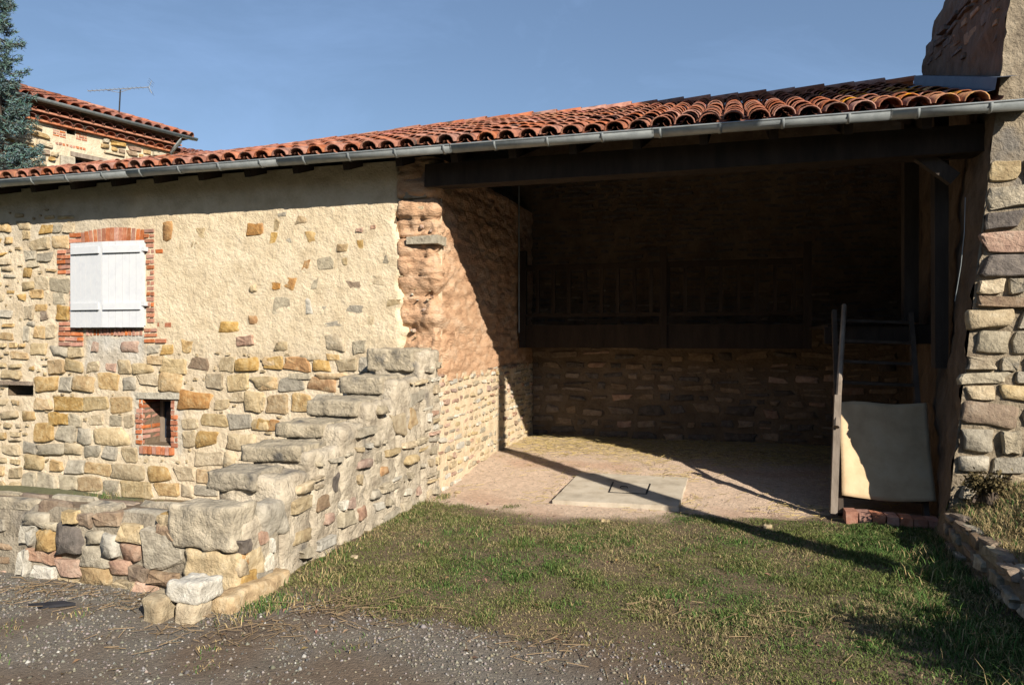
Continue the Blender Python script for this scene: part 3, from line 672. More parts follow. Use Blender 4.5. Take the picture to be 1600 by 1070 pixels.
# ------------------------------------------------------------------ battered stone wall on the right, rising above the roof
tower = thing('battered_stone_wall', 'tall leaning stone wall closing the bay beside the ladder, rising above the roof', 'wall', (2.2, 7.5, 0))
TOPZ = 9.0
def corner(z): t = np.minimum(z, 5.2) / CZ; return np.stack([CX0 + (CX1 - CX0) * t, CY0 + (CY1 - CY0) * t], -1)
def backe(z): return np.stack([np.interp(z, [0, 3.5, 4.75, 5.3, 9.2], [1.98, 2.05, 2.06, 2.22, 4.1]), 9.35 + 0 * z], -1)
zs = np.arange(-.3, TOPZ + .01, .06); us = np.linspace(0, 1, 46)
UU, Z2 = [q.ravel() for q in np.meshgrid(us, zs)]
Cc, Bb = corner(Z2), backe(Z2)
Cc[:, 0] += np.interp(Z2, [4.5, 5.3, 9.2], [0, .0, 1.25])
XY = Bb + (Cc - Bb) * UU[:, None]
q = np.stack([XY[:, 1] * 3, Z2 * 3, 0 * Z2], -1)
dn = .06 * fbm(q * 1.6, 5, 70, .6) + .03 * fbm(q * .4, 2, 71)
V = np.stack([XY[:, 0] - dn, XY[:, 1], Z2], -1); w_ = len(us)
ii, jj = np.meshgrid(np.arange(w_ - 1), np.arange(len(zs) - 1)); k = (jj * w_ + ii).ravel()
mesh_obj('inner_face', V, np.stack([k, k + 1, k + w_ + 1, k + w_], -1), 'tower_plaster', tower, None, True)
# front face: the same lean
Cz = corner(zs); Cz[:, 0] += np.interp(zs, [4.5, 5.3, 9.2], [0, .0, 1.25])
us2 = np.linspace(0, 4, 70); UU, Z2 = [q.ravel() for q in np.meshgrid(us2, zs)]
ci = np.repeat(np.arange(len(zs)), len(us2))
x = Cz[ci, 0] + UU; y = Cz[ci, 1] + .02 - .02 * fbm(np.stack([x * 6, Z2 * 6, 0 * x], -1), 3, 75)
V = np.stack([x, y, Z2], -1); w_ = len(us2)
ii, jj = np.meshgrid(np.arange(w_ - 1), np.arange(len(zs) - 1)); k = (jj * w_ + ii).ravel()
mesh_obj('front_mortar', V, np.stack([k, k + 1, k + w_ + 1, k + w_], -1), 'grey_mortar', tower, None, True, np.ones((len(V), 3)) * np.array([.6, .57, .53]))
# back face and top close the mass
Bz = backe(zs); V = []; F = []
for i, z in enumerate(zs): V += [(Bz[i, 0], Bz[i, 1], z), (Bz[i, 0] + 4, Bz[i, 1], z), (Cz[i, 0] + 4, Cz[i, 1], z)]
for i in range(len(zs) - 1): F += [(3*i+1, 3*i, 3*i+3, 3*i+4), (3*i+2, 3*i+1, 3*i+4, 3*i+5)]
t = 3 * (len(zs) - 1); V.append((Cz[-1, 0], Cz[-1, 1], zs[-1])); F.append((t, t + 1, t + 2, len(V) - 1))
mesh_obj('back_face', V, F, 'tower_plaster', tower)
bv = np.array([CX1 - CX0, CY1 - CY0, CZ]); TF = Frame((CX0, CY0, 0), (1, 0, 0), bv); TF.n = TF.n / np.linalg.norm(TF.n)
bx = []
b = .35
while b < 4.2:
    hh = U(.11, .24); a = U(-.05, .03); first = True
    while a < 1.6:
        ww = U(.22, .5) if first else U(.16, .42); first = False
        if b + hh < 3.42 or a > .3: bx.append((a, b - .004, a + ww - .006, b + hh - .002))
        a += ww
    b += hh
stones_on(TF, bx, tower, [('grey', 4), ('tan', 2), ('lichen_stone', 4), ('brown', 1), ('dark', .6), ('pink', .5)], (.012, .04), .10, 200, -.006)
TIN = Frame((2.06, 9.35, 0), (.17, -2.15, 0))
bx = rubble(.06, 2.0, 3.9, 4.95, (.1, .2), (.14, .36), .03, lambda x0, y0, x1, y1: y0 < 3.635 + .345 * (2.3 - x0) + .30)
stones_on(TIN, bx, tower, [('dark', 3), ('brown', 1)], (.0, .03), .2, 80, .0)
MB().box(2.3, 9.3, -.2, 2.8, 11.8, 4.35).obj('side_wall', 'tower_plaster', tower)

# ------------------------------------------------------------------ retaining wall of the bank at the right
ret = thing('bank_retaining_wall', 'dark low retaining wall under the dry bank at the lower right corner', 'wall', (1.66, 5, 0))
RET = Frame((1.66, 0, 0), (0, -1, 0))
panel('mortar', RET, -6.75, -2.2, -.2, .27, .04, 'grey_mortar', ret, .02, 9, (), None, .1, lambda a, b: np.ones((len(a), 3)) * np.array([.5, .48, .45]))
bx = rubble(-6.75, -2.2, -.05, .29, (.1, .17), (.16, .4), .02)
stones_on(RET, bx, ret, [('brown', 3), ('grey', 2), ('dark', 1)], (.02, .05), .18, 60)
RTT = Frame((0, 0, .27), (1, 0, 0), (0, 1, 0))
for i in range(14):
    y0 = 6.7 - i * .33; stone(RTT, box_poly(1.62 + U(-.03, .02), y0 - .3, 1.62 + U(.16, .3), y0, .2), U(.02, .05), pick([('grey', 2), ('brown', 2)]), ret, n0=-.01)

# ------------------------------------------------------------------ barn roof
roof = thing('barn_roof', 'long low roof of weathered red canal tiles over the barn and bay', 'roof', (-4, 9, 3.6))
EY, EZ, RY = 7.05, 3.635, 11.7
def zr(x): return np.interp(x, [-14.5, -8.2, -4.5, -2, 3], [4.98, 5.03, 5.19, 5.22, 5.24])
RX0, RX1 = -14.72, 2.18
PITCH = .215; NC = int((RX1 - RX0) / PITCH)
def tile_mesh(r0, r1, L, hgt=.8, k=7, th=.013):
    V = []
    for (r, y) in ((r0, 0), (r1, L)):
        for rr in (r, r - th):
            for i in range(k + 1):
                t = math.pi * i / k; V.append((-rr * math.cos(t), y, rr * hgt * math.sin(t)))
    m = k + 1; F = []
    for i in range(k):
        F += [(i, i + 1, 2*m + i + 1, 2*m + i), (m + i + 1, m + i, 3*m + i, 3*m + i + 1), (i + 1, i, m + i, m + i + 1)]
    return np.array(V), F
TV, TF_ = tile_mesh(.098, .076, .44)
tm = []
for i in range(5):
    me = bpy.data.meshes.new('roof_tile'); v = TV.copy(); v[:, 2] *= U(.92, 1.08); v[:, 0] += v[:, 1] * U(-.02, .02); me.from_pydata(v.tolist(), [], TF_)
    me.polygons.foreach_set('use_smooth', np.ones(len(me.polygons), bool)); tm.append(me)
tml = []
for me in tm:
    m2 = me.copy(); m2.materials.append(MATS['tile_lichen']); tml.append(m2); me.materials.append(MATS['tile'])
tiles = []
for i in range(NC):
    x = RX0 + (i + .5) * PITCH; zR = float(zr(x)); Ls = math.hypot(RY - EY, zR - EZ); sl = math.atan2(zR - EZ, RY - EY); nrow = int(Ls / .335)
    for j in range(nrow):
        t = j * Ls / nrow + U(-.012, .012) - .03
        if j == 0: t = -.04 + U(-.02, .015)
        y = EY + t * math.cos(sl); z = EZ + t * math.sin(sl) + .035 + U(-.004, .008)
        if x > 1.9 and False: continue
        tiles.append((math.dist((x, y, z), (0, 0, EYE)) + (0 if j < 2 else .8), x + U(-.008, .008), y, z, sl + math.radians(-2.2) + U(-.02, .02), U(-.03, .03)))
tiles.sort()
for d, x, y, z, sl, jr in tiles[:300]:
    lich = rng.random() < .75 * float(sstep(.6, 1.5, np.array(x)))
    o = bpy.data.objects.new('roof_tile', rng.choice(tml if lich else tm)); link(o, roof, (x, y, z)); o.rotation_euler = (sl, 0, jr)
def place_many(T, V0, F0):
    Vs, Fs, Cs = [], [], []; k = 0
    F0 = np.array(F0)
    for d, x, y, z, sl, jr in T:
        c, s = math.cos(sl), math.sin(sl); cj, sj = math.cos(jr), math.sin(jr)
        v = np.stack([V0[:, 0], V0[:, 1] * c - V0[:, 2] * s, V0[:, 1] * s + V0[:, 2] * c], -1)
        v = np.stack([v[:, 0] * cj - v[:, 1] * sj, v[:, 0] * sj + v[:, 1] * cj, v[:, 2]], -1) + np.array([x, y, z])
        Vs.append(v); Fs.append(F0 + k); k += len(V0); g = U(.72, 1.25); Cs.append(np.tile([g * U(.95, 1.05), g * U(.88, 1.1), g * U(.85, 1.15)], (len(V0), 1)))
    return np.concatenate(Vs), np.concatenate(Fs), np.concatenate(Cs)
V, F, C = place_many(tiles[300:], TV, TF_)
tag(mesh_obj('far_tiles', V, F, 'tile_mass', roof, None, True, C), kind='stuff')
CV = []; CF = []; K = 6
for i in range(NC + 1):                       # channel tiles between the covers
    x = RX0 + i * PITCH; zR = float(zr(x)); sl = math.atan2(zR - EZ, RY - EY); Ls = math.hypot(RY - EY, zR - EZ)
    for j in range(8):
        t0, t1 = j * Ls / 8 - (.05 if j == 0 else 0), (j + 1) * Ls / 8 + .03; k0 = len(CV)
        for t, dz in ((t0, .012), (t1, -.0)):
            y = EY + t * math.cos(sl); z = EZ + t * math.sin(sl) + dz
            for q in range(K + 1):
                a = math.pi * q / K; CV.append((x - .09 * math.cos(a), y, z + .045 - .05 * math.sin(a)))
        CF += [(k0 + q, k0 + q + 1, k0 + K + 2 + q, k0 + K + 1 + q) for q in range(K)]
tag(mesh_obj('channel_tiles', CV, CF, 'tile_mass', roof, None, True, np.ones((len(CV), 3)) * .75), kind='stuff')
RV, RF = tile_mesh(.12, .10, .46, .85)
rme = bpy.data.meshes.new('ridge_tile'); rme.from_pydata(RV.tolist(), [], RF); rme.polygons.foreach_set('use_smooth', np.ones(len(rme.polygons), bool)); rme.materials.append(MATS['tile'])
x = RX0
while x < RX1 + .3:
    o = bpy.data.objects.new('ridge_tile', rme); link(o, roof, (x + .4, RY + .03, float(zr(x)) + .055 + U(-.006, .012))); o.rotation_euler = (math.radians(-2), 0, math.pi / 2 + U(-.03, .03)); x += .4
# boarding and rafters
V = []; F = []; xs = np.linspace(RX0, RX1 + .2, 40)
for x in xs:
    zR = float(zr(x))
    V += [(x, EY + .03, EZ - .02), (x, RY, zR - .02), (x, EY + .03, EZ - .05), (x, RY, zR - .05), (x, RY + 2.5, zR - 1.0)]
for i in range(len(xs) - 1):
    a = 5 * i; F += [(a, a + 5, a + 6, a + 1), (a + 2, a + 3, a + 8, a + 7), (a, a + 2, a + 7, a + 5), (a + 1, a + 6, a + 9, a + 4)]
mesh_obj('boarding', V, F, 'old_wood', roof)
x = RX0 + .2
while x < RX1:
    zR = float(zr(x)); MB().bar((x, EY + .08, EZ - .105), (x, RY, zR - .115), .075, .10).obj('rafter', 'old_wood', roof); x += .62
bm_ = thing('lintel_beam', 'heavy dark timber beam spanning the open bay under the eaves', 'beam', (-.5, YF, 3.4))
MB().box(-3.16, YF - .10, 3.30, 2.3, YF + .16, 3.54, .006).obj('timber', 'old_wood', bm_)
# gutter
gut = thing('roof_gutter', 'long half round zinc gutter hanging along the barn eaves', 'gutter', (-4, 6.95, 3.55))
GYc, GZc, GR = 7.005, 3.61, .066
def gutter_piece(x0, x1, r, y, z, k=9, th=.004):
    V = []; F = []
    for xx in (x0, x1):
        for rr in (r, r - th):
            for i in range(k + 1):
                t = math.pi + math.pi * i / k; V.append((xx, y + rr * math.cos(t), z + rr * math.sin(t)))
    m = k + 1
    for i in range(k):
        F += [(i + 1, i, 2*m + i, 2*m + i + 1), (m + i, m + i + 1, 3*m + i + 1, 3*m + i), (i, i + 1, m + i + 1, m + i), (2*m+i+1, 2*m+i, 3*m+i, 3*m+i+1)]
    return V, F
x = RX0
while x < RX1 + .1:
    x1 = min(x + 2.0, RX1 + .12); V, F = gutter_piece(x, x1 + .02, GR, GYc, GZc); mesh_obj('gutter_length', V, F, 'zinc', gut, None, True)
    mb = MB(); mb.tube([(x, GYc - GR, GZc + .002), (x1 + .01, GYc - GR, GZc + .002)], .008, 6); mb.obj('rim', 'zinc', gut); x += 2.0
x = RX0 + .15
while x < RX1 + .1:
    V, F = gutter_piece(x, x + .028, GR + .006, GYc, GZc, 9, .006); o = mesh_obj('bracket', V, F, 'zinc', gut, None, True)
    MB().bar((x + .014, GYc + GR, GZc), (x + .014, EY + .25, EZ + .02), .025, .006).obj('bracket_strap', 'zinc', gut)
    x += .535
fl_ = thing('roof_flashing', 'bent strip of blue grey zinc flashing where roof meets tall wall', 'flashing', (2, 8.2, 4.2))
V = []; F = []; ny = 10
for i in range(ny + 1):
    y = 7.02 + (9.45 - 7.02) * i / ny; z = EZ + (y - EY) * (5.24 - EZ) / (RY - EY) + .11
    c_, b_ = corner(np.array(z)), backe(np.array(z)); t = (9.4 - y) / (9.4 - c_[1]); xw = b_[0] + (c_[0] - b_[0]) * t
    V += [(xw - .06, y, z + .10), (xw - .075, y, z + .0), (xw - .17, y, z - .02), (xw + .1, y, z + .10)]
    if i: a = 4 * (i - 1); F += [(a + q, a + q + 1, a + q + 5, a + q + 4) for q in (0, 1)] + [(a + 3, a, a + 4, a + 7)]
mesh_obj('flashing_strip', V, F, 'flashing', fl_)

# ------------------------------------------------------------------ inside the bay: gallery, posts, ladder
gal = thing('hay_gallery', 'dark timber gallery with balustrade along the back of the bay', 'gallery', (-.5, 10.6, 1.5))
GYF = 10.55
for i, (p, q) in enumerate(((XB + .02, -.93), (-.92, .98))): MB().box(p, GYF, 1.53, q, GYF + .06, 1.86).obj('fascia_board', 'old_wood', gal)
yy = GYF + .07
while yy < YBK - .1:
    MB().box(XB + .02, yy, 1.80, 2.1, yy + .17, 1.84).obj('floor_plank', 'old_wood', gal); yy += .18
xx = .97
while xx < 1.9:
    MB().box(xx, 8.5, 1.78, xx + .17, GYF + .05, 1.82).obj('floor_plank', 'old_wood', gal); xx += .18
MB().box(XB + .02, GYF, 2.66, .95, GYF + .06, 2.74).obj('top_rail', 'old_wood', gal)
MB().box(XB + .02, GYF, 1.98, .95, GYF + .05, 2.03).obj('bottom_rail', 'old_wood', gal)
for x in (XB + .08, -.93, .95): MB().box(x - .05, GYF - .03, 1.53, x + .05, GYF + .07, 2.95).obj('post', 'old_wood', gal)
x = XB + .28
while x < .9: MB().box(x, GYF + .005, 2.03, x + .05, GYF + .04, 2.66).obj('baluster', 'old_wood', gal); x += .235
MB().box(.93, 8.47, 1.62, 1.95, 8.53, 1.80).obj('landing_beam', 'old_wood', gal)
post = thing('corner_posts', 'pair of dark upright timbers against the tall wall in the bay', 'posts', (1.85, 8.6, 0))
MB().box(1.72, 8.60, 1.84, 1.86, 8.74, 4.05, .008).obj('post', 'shaded_wood', post); MB().box(1.80, 7.75, 1.4, 1.92, 7.9, 3.8, .008).obj('post', 'shaded_wood', post)
MB().bar((1.9, 7.5, 3.10), (1.62, 7.5, 3.34), .09, .12).obj('brace', 'shaded_wood', post)

lad = thing('loft_ladder', 'steep open wooden ladder stair leaning up to the gallery', 'ladder', (1.3, 7.7, 0))
L0, L1 = np.array([.97, 7.55, .03]), np.array([1.02, 8.44, 1.95]); Rv = np.array([.74, .10, -.03])
MB().bar(L0, L1, .045, .13).obj('stile', 'shaded_wood', lad); MB().bar(L0 + Rv, L1 + Rv, .045, .13).obj('stile', 'shaded_wood', lad)
for i in range(9):
    t = (i + .8) / 9.2; p = L0 + (L1 - L0) * t
    MB().bar(p + Rv * .02, p + Rv * .98, .12, .028, (0, 0, 1)).obj('tread', 'shaded_wood', lad)
MB().tube([(.93, 7.52, .85), (1.02, 7.98, 1.35), (1.10, 8.30, 2.02)], [.027, .026, .024], 7).obj('handrail', 'grey_wood', lad)
MB().bar((.90, 7.48, .05), (.955, 7.64, 1.14), .06, .075, (0, 1, 0)).obj('newel', 'grey_wood', lad)

tarp = thing('canvas_sheet', 'beige sheet hung over the lower treads of the ladder, half in shade', 'sheet', (1.35, 7.6, .5))
nu, nv = 22, 22; V = []
dirl = (L1 - L0) / np.linalg.norm(L1 - L0); nl = np.cross(Rv, dirl); nl /= np.linalg.norm(nl)
if nl[1] > 0: nl = -nl
for side in (0, .006):
    for j in range(nv + 1):
        for i in range(nu + 1):
            s, t = i / nu, j / nv
            z = .17 + (1.02 - .17) * t; p = L0 + (L1 - L0) * ((z - .03) / 1.92) + Rv * (-.02 + 1.09 * s)
            p = p + np.array([0, 0, -.025 * math.sin(math.pi * s) * (1 - t) + .03 * (t > .95) * (s - .3) + .012 * math.sin(7 * s) * (t > .9)])
            off = .085 + .018 * n1(s * 2.5, t * 3, 1) + .010 * math.sin(s * 9 + t * 2) * (1 - t) + (.03 * (1 - t) ** 2 if s > .1 else .04 * (1 - t))
            V.append(p + nl * (off + side))
m = (nu + 1) * (nv + 1); F = []
for j in range(nv):
    for i in range(nu):
        a = j * (nu + 1) + i; F += [(a + 1, a, a + nu + 1, a + nu + 2), (m + a, m + a + 1, m + a + nu + 2, m + a + nu + 1)]
for i in range(nu): F += [(i, i + 1, m + i + 1, m + i), (nv*(nu+1)+i+1, nv*(nu+1)+i, m+nv*(nu+1)+i, m+nv*(nu+1)+i+1)]
for j in range(nv): F += [((j+1)*(nu+1), j*(nu+1), m+j*(nu+1), m+(j+1)*(nu+1)), (j*(nu+1)+nu, (j+1)*(nu+1)+nu, m+(j+1)*(nu+1)+nu, m+j*(nu+1)+nu)]
mesh_obj('cloth', V, F, 'canvas', tarp, None, True)

bst = thing('brick_footing', 'short row of worn red bricks at the foot of the ladder', 'bricks', (1.2, 7.3, 0))
x = .98
for i in range(7):
    w = .1; MB().box(x, 7.30, -.03, x + w, 7.50, .11 - .006 * i, .007).obj('brick', 'brick', bst); x += w + .012

pipe = thing('conduit_pipe', 'thin grey pipe running up the inner corner of the bay', 'pipe', (XB + .03, 10.5, 1.7))
MB().tube([(XB + .04, 10.48, 1.75), (XB + .04, 10.48, 3.9)], .011, 6).obj('tube', 'zinc', pipe)
wire = thing('hanging_wire', 'thin pale wire hanging down the shaded inner face of the tall wall', 'wire', (1.9, 7.3, 2.2))
MB().tube([(1.93, 7.28, 2.9), (1.915, 7.25, 2.6), (1.88, 7.22, 2.3), (1.83, 7.2, 2.0)], .003, 5).obj('strand', 'zinc', wire)

# ------------------------------------------------------------------ concrete slab with its inspection cover
slab = thing('concrete_slab', 'flat pale concrete slab with a square cover on the bay floor', 'slab', (-1.3, 8.1, 0))
pts = [gpx(*p, .075) for p in ((863, 776), (906, 742), (1075, 750), (1060, 786))]
def prism(pts, z0, z1, j=0, n=1):
    V = [(x, y, z) for z in (z0, z1) for x, y in pts]; k = len(pts)
    return V, [tuple(range(k - 1, -1, -1)), tuple(range(k, 2 * k))] + [(i, (i + 1) % k, k + (i + 1) % k, k + i) for i in range(k)]
def dense(P, n=14, amp=.012):
    out = []
    for i in range(len(P)):
        p, q = np.array(P[i]), np.array(P[(i + 1) % len(P)])
        for t in range(n):
            r = p + (q - p) * t / n; d = (q - p) / np.linalg.norm(q - p); out.append(tuple(r + np.array([d[1], -d[0]]) * amp * n1(r[0] * 6, r[1] * 6, 3)))
    return out
V, F = prism(dense(pts[::-1]), -.05, .075); V = [(x, y, z if z < 0 else .048 + .05 * (y - 7.4)) for x, y, z in V]; mesh_obj('slab_top', V, F, 'concrete', slab)
cp = [gpx(*p, .079) for p in ((950, 767), (957, 754), (1017, 757), (1011, 770))][::-1]
V, F = prism(cp, .02, 1); V = [(x, y, z if z < .5 else .0515 + .05 * (y - 7.4)) for x, y, z in V]; mesh_obj('cover_joint', V, F, 'iron', slab)
cc = np.mean(cp, 0); V, F = prism([tuple(cc + (np.array(p) - cc) * .91) for p in cp], .02, 1); V = [(x, y, z if z < .5 else .0555 + .05 * (y - 7.4)) for x, y, z in V]; mesh_obj('inspection_cover', V, F, 'concrete', slab)
cxy = gpx(975, 762, .082); MB().tube([(cxy[0] - .04, cxy[1], .085), (cxy[0] - .03, cxy[1], .10), (cxy[0] + .03, cxy[1], .10), (cxy[0] + .04, cxy[1], .085)], .006, 5).obj('lifting_ring', 'iron', slab)

# ------------------------------------------------------------------ house behind on the left
hs = thing('stone_house', 'taller stone house behind the barn with tiled roof and dentilled tile eaves', 'house', (-14.2, 14, 0))
HP0, HP1 = np.array([-14.68, 12.41, 0]), np.array([-13.80, 15.80, 0]); HL = float(np.linalg.norm(HP1 - HP0))
HF = Frame(HP0, HP1 - HP0); HE = 6.80
hw = [pxbox(HF, 104, 197, 117, 212), pxbox(HF, 117, 245, 160, 275)]
panel('wall_mortar', HF, -5, HL, 1, HE - .2, .07, 'plaster', hs, .009, 6, [(b[0], b[2], b[1], b[3]) for b in hw], None, 1.5, lambda a, b: np.ones((len(a), 3)) * np.array([.9, .93, .98]))
ht = [(b[0] - .05, b[1] - .03, b[2] + .05, b[3] + .03) for b in hw] + [pxbox(HF, 80, 192, 140, 226), pxbox(HF, 92, 226, 165, 246), pxbox(HF, 92, 242, 118, 268)]
bx = rubble(-2.6, HL, 4.0, HE - .42, (.12, .26), (.18, .5), .03, lambda x0, y0, x1, y1: not all(x1 < t[0] or x0 > t[2] or y1 < t[1] or y0 > t[3] for t in ht))
stones_on(HF, bx, hs, [('ochre', 4), ('tan', 4), ('grey', 2), ('brown', 1), ('pink', .6)], (.03, .06), .12, 280, .02)
b = pxbox(HF, 82, 194, 103, 217); bricks(HF, b[0], b[1], b[2], b[3], 5, 2, hs); b = pxbox(HF, 118, 198, 136, 222); bricks(HF, b[0], b[1], b[2], b[3], 5, 2, hs)
b = pxbox(HF, 86, 216, 134, 226); bricks(HF, b[0], b[1] - .1, b[2], b[3] - .12, 1, 9, hs, off=False)
b = hw[0]; MB().fbox(HF, b[0], b[2], b[1], b[3], -.25, -.2).obj('pane', 'glass_dark', hs)
b = hw[1]
wd = link(bpy.data.objects.new('window', None), hs, HF.w((b[0] + b[2]) / 2, b[1], -.2))
MB().fbox(HF, b[0], b[2], b[1], b[3], -.30, -.26).obj('pane', 'glass_dark', wd)
for a in (b[0] + .03, (b[0] + b[2]) / 2, b[2] - .03): MB().fbox(HF, a - .04, a + .04, b[1], b[3], -.26, -.2).obj('frame', 'brick', wd)
MB().fbox(HF, b[0] - .1, b[2] + .1, b[3], b[3] + .1, -.3, .02, .005).obj('lintel', 'grey_wood', hs)
b = pxbox(HF, 93, 243, 117, 266); MB().fbox(HF, b[0], b[2] - .02, b[1], b[3], .0, .05, .005).obj('shutter', 'grey', hs)
# tile eaves in two rows
sp = .25; gme = bpy.data.meshes.new('eave_tile'); gv, gf = tile_mesh(.115, .105, .34, .75); gme.from_pydata(gv.tolist(), [], gf); gme.materials.append(MATS['tile_house'])
hang = math.atan2(HF.a[1], HF.a[0])
for r in range(2):
    z = HE - .36 + r * .17; n_ = .12 + r * .12
    MB().fbox(HF, -5, HL + .1, z - .045, z - .005, -.1, n_, .0).obj('tile_course', 'brick', hs)
    i = 0
    a = -3.2 + r * sp / 2
    while a < HL + .1:
        o = bpy.data.objects.new('eave_tile', gme); p = HF.w(a, z, n_ + .05); link(o, hs, p); o.rotation_euler = (0, 0, hang); a += sp
MB().fbox(HF, -5, HL, HE - .2, HE - .02, -.3, .05).obj('eave_backing', 'brick', hs)
SLH = .34; W_ = 2.3; OV = .36
def hroof(a, n): return HF.w(a, HE + (OV - n) * SLH, n)
V = [hroof(-5, OV), hroof(HL + .35, OV), hroof(HL - 1.2, -W_), hroof(-5, -W_)]; V += [v - np.array([0, 0, .06]) for v in V]
V += [HF.w(HL + .35, HE, -2 * W_ - .3), HF.w(-5, HE, -2 * W_ - .3)]
mesh_obj('roof_deck', V, [(0, 1, 2, 3), (7, 6, 5, 4), (0, 4, 5, 1), (1, 8, 2), (3, 2, 8, 9)], 'tile', hs)
htm = bpy.data.meshes.new('roof_tile'); hv, hf_ = tile_mesh(.115, .09, .48, .8); htm.from_pydata(hv.tolist(), [], hf_); htm.polygons.foreach_set('use_smooth', np.ones(len(htm.polygons), bool)); htm.materials.append(MATS['tile_house'])
slh = math.atan(SLH); a = -3.4; upn = -HF.n; hrot = math.atan2(upn[1], upn[0]) - math.pi / 2
while a < HL + .35:
    t = 0; nmax = W_ + OV if a < HL - 1.2 else (W_ + OV) * (HL + .35 - a) / 1.55
    while t < nmax - .12:
        o = bpy.data.objects.new('roof_tile', htm); link(o, hs, hroof(a + U(-.01, .01), OV - t) + np.array([0, 0, .03])); o.rotation_euler = (slh - .03, U(-.03, .03), hrot); t += .38
    a += sp
def tile_row(p, q, me, parent, name, step=.4):
    p, q = np.array(p), np.array(q); d = q - p; L = np.linalg.norm(d); d /= L; n = int(L / step); rz = math.atan2(d[1], d[0]) - math.pi / 2; rx = math.asin(d[2])
    for i in range(n + 1):
        o = bpy.data.objects.new(name, me); link(o, parent, p + d * i * step + np.array([0, 0, .05])); o.rotation_euler = (rx, 0, rz)
tile_row(hroof(HL - 1.2, -W_), hroof(-3.4, -W_), rme, hs, 'ridge_tile'); tile_row(hroof(HL + .3, OV), hroof(HL - 1.2, -W_), rme, hs, 'hip_tile')
V, F = gutter_piece(0, 1, .07, 0, 0); V = np.array(V)
P_ = np.array([HF.w(-5 + v[0] * (5 + HL + .4), HE + .0 + v[2], OV + .06 + v[1]) for v in V]); mesh_obj('gutter', P_, F, 'zinc', hs, None, True)
MB().tube([HF.w(HL - .05, HE - .04, OV + .06), HF.w(HL - .05, HE - .16, OV + .04), HF.w(HL - .12, HE - .42, .12), HF.w(HL - .12, HE - .55, .09), HF.w(HL - .12, 3.0, .09)], .045, 8).obj('downpipe', 'zinc', hs, smooth=True)

ant = thing('roof_antenna', 'thin television antenna on a short mast on the house roof', 'antenna', (0, 0, 0))
dA = 19.0
def at(px, py, d): 
    r = ray(px, py); return EYEP + r * d
MB().tube([at(186, 180, dA), at(188, 141, dA)], .018, 6).obj('mast', 'iron', ant)
B0, B1 = at(137, 142.5, dA - .1), at(233, 136.5, dA + .1)
MB().tube([B0, B1], .012, 6).obj('boom', 'zinc', ant)
MB().tube([at(168, 141.5, dA), at(186, 145, dA), at(205, 139, dA)], .008, 5).obj('strut', 'zinc', ant)
bd = (B1 - B0) / np.linalg.norm(B1 - B0); pd = np.cross(bd, (0, 0, 1.)); pd /= np.linalg.norm(pd)
for i in range(13):
    c_ = B0 + (B1 - B0) * (.02 + .86 * i / 12); MB().tube([c_ - pd * .12, c_ + pd * .12], .004, 4).obj('director', 'zinc', ant)
for s in (-1, 1):
    MB().tube([B1, B1 + np.array([.0, 0, s * .16]) + bd * .06], .007, 5).obj('reflector_arm', 'zinc', ant)
    for t in (.4, .7, 1): c_ = B1 + (np.array([0, 0, s * .16]) + bd * .06) * t; MB().tube([c_ - pd * .2, c_ + pd * .2], .004, 4).obj('reflector', 'zinc', ant)

farm = thing('distant_outbuilding', 'low tiled outbuilding roof showing between the house and the barn roof', 'building', (-14, 17, 0))
FB0, FB1 = at(225, 525, 21.5), at(420, 525, 23.5); FB0[2] = FB1[2] = 0; FL = float(np.linalg.norm(FB1 - FB0)); FF = Frame(FB0, FB1 - FB0)
fz = EYE + 283 / FPX * 21.8
mb = MB().fbox(FF, 0, FL, 1, fz - .05, -5, 0); mesh_obj('wall', mb.v, mb.f, 'plaster', farm, None, False, np.ones((len(mb.v), 3)) * .8)
def froof(a, n): return FF.w(a, fz + (.3 - n) * .3, n)
V = [froof(-.3, .3), froof(FL + .3, .3), froof(FL + .3, -1.7), froof(-.3, -1.7)]; V += [v - np.array([0, 0, .08]) for v in V]
mesh_obj('roof_deck', V, [(0, 1, 2, 3), (7, 6, 5, 4), (0, 4, 5, 1), (1, 5, 6, 2), (2, 6, 7, 3)], 'tile', farm)
un = -FF.n; frot = math.atan2(un[1], un[0]) - math.pi / 2; a = -.2
while a < FL:
    t = 0
    while t < 1.85:
        o = bpy.data.objects.new('roof_tile', htm); link(o, farm, froof(a, .3 - t) + np.array([0, 0, .03])); o.rotation_euler = (math.atan(.3) - .03, 0, frot); t += .38
    a += sp
P_ = np.array([FF.w(-.3 + v[0] * (FL + .6), fz - .03 + v[2], .36 + v[1]) for v in V[:0]] or [FF.w(-.3, fz, .3)] * 3)
V, F = gutter_piece(0, 1, .06, 0, 0)
mesh_obj('gutter', np.array([FF.w(-.3 + v[0] * (FL + .6), fz - .02 + v[2], .36 + v[1]) for v in V]), F, 'zinc', farm, None, True)

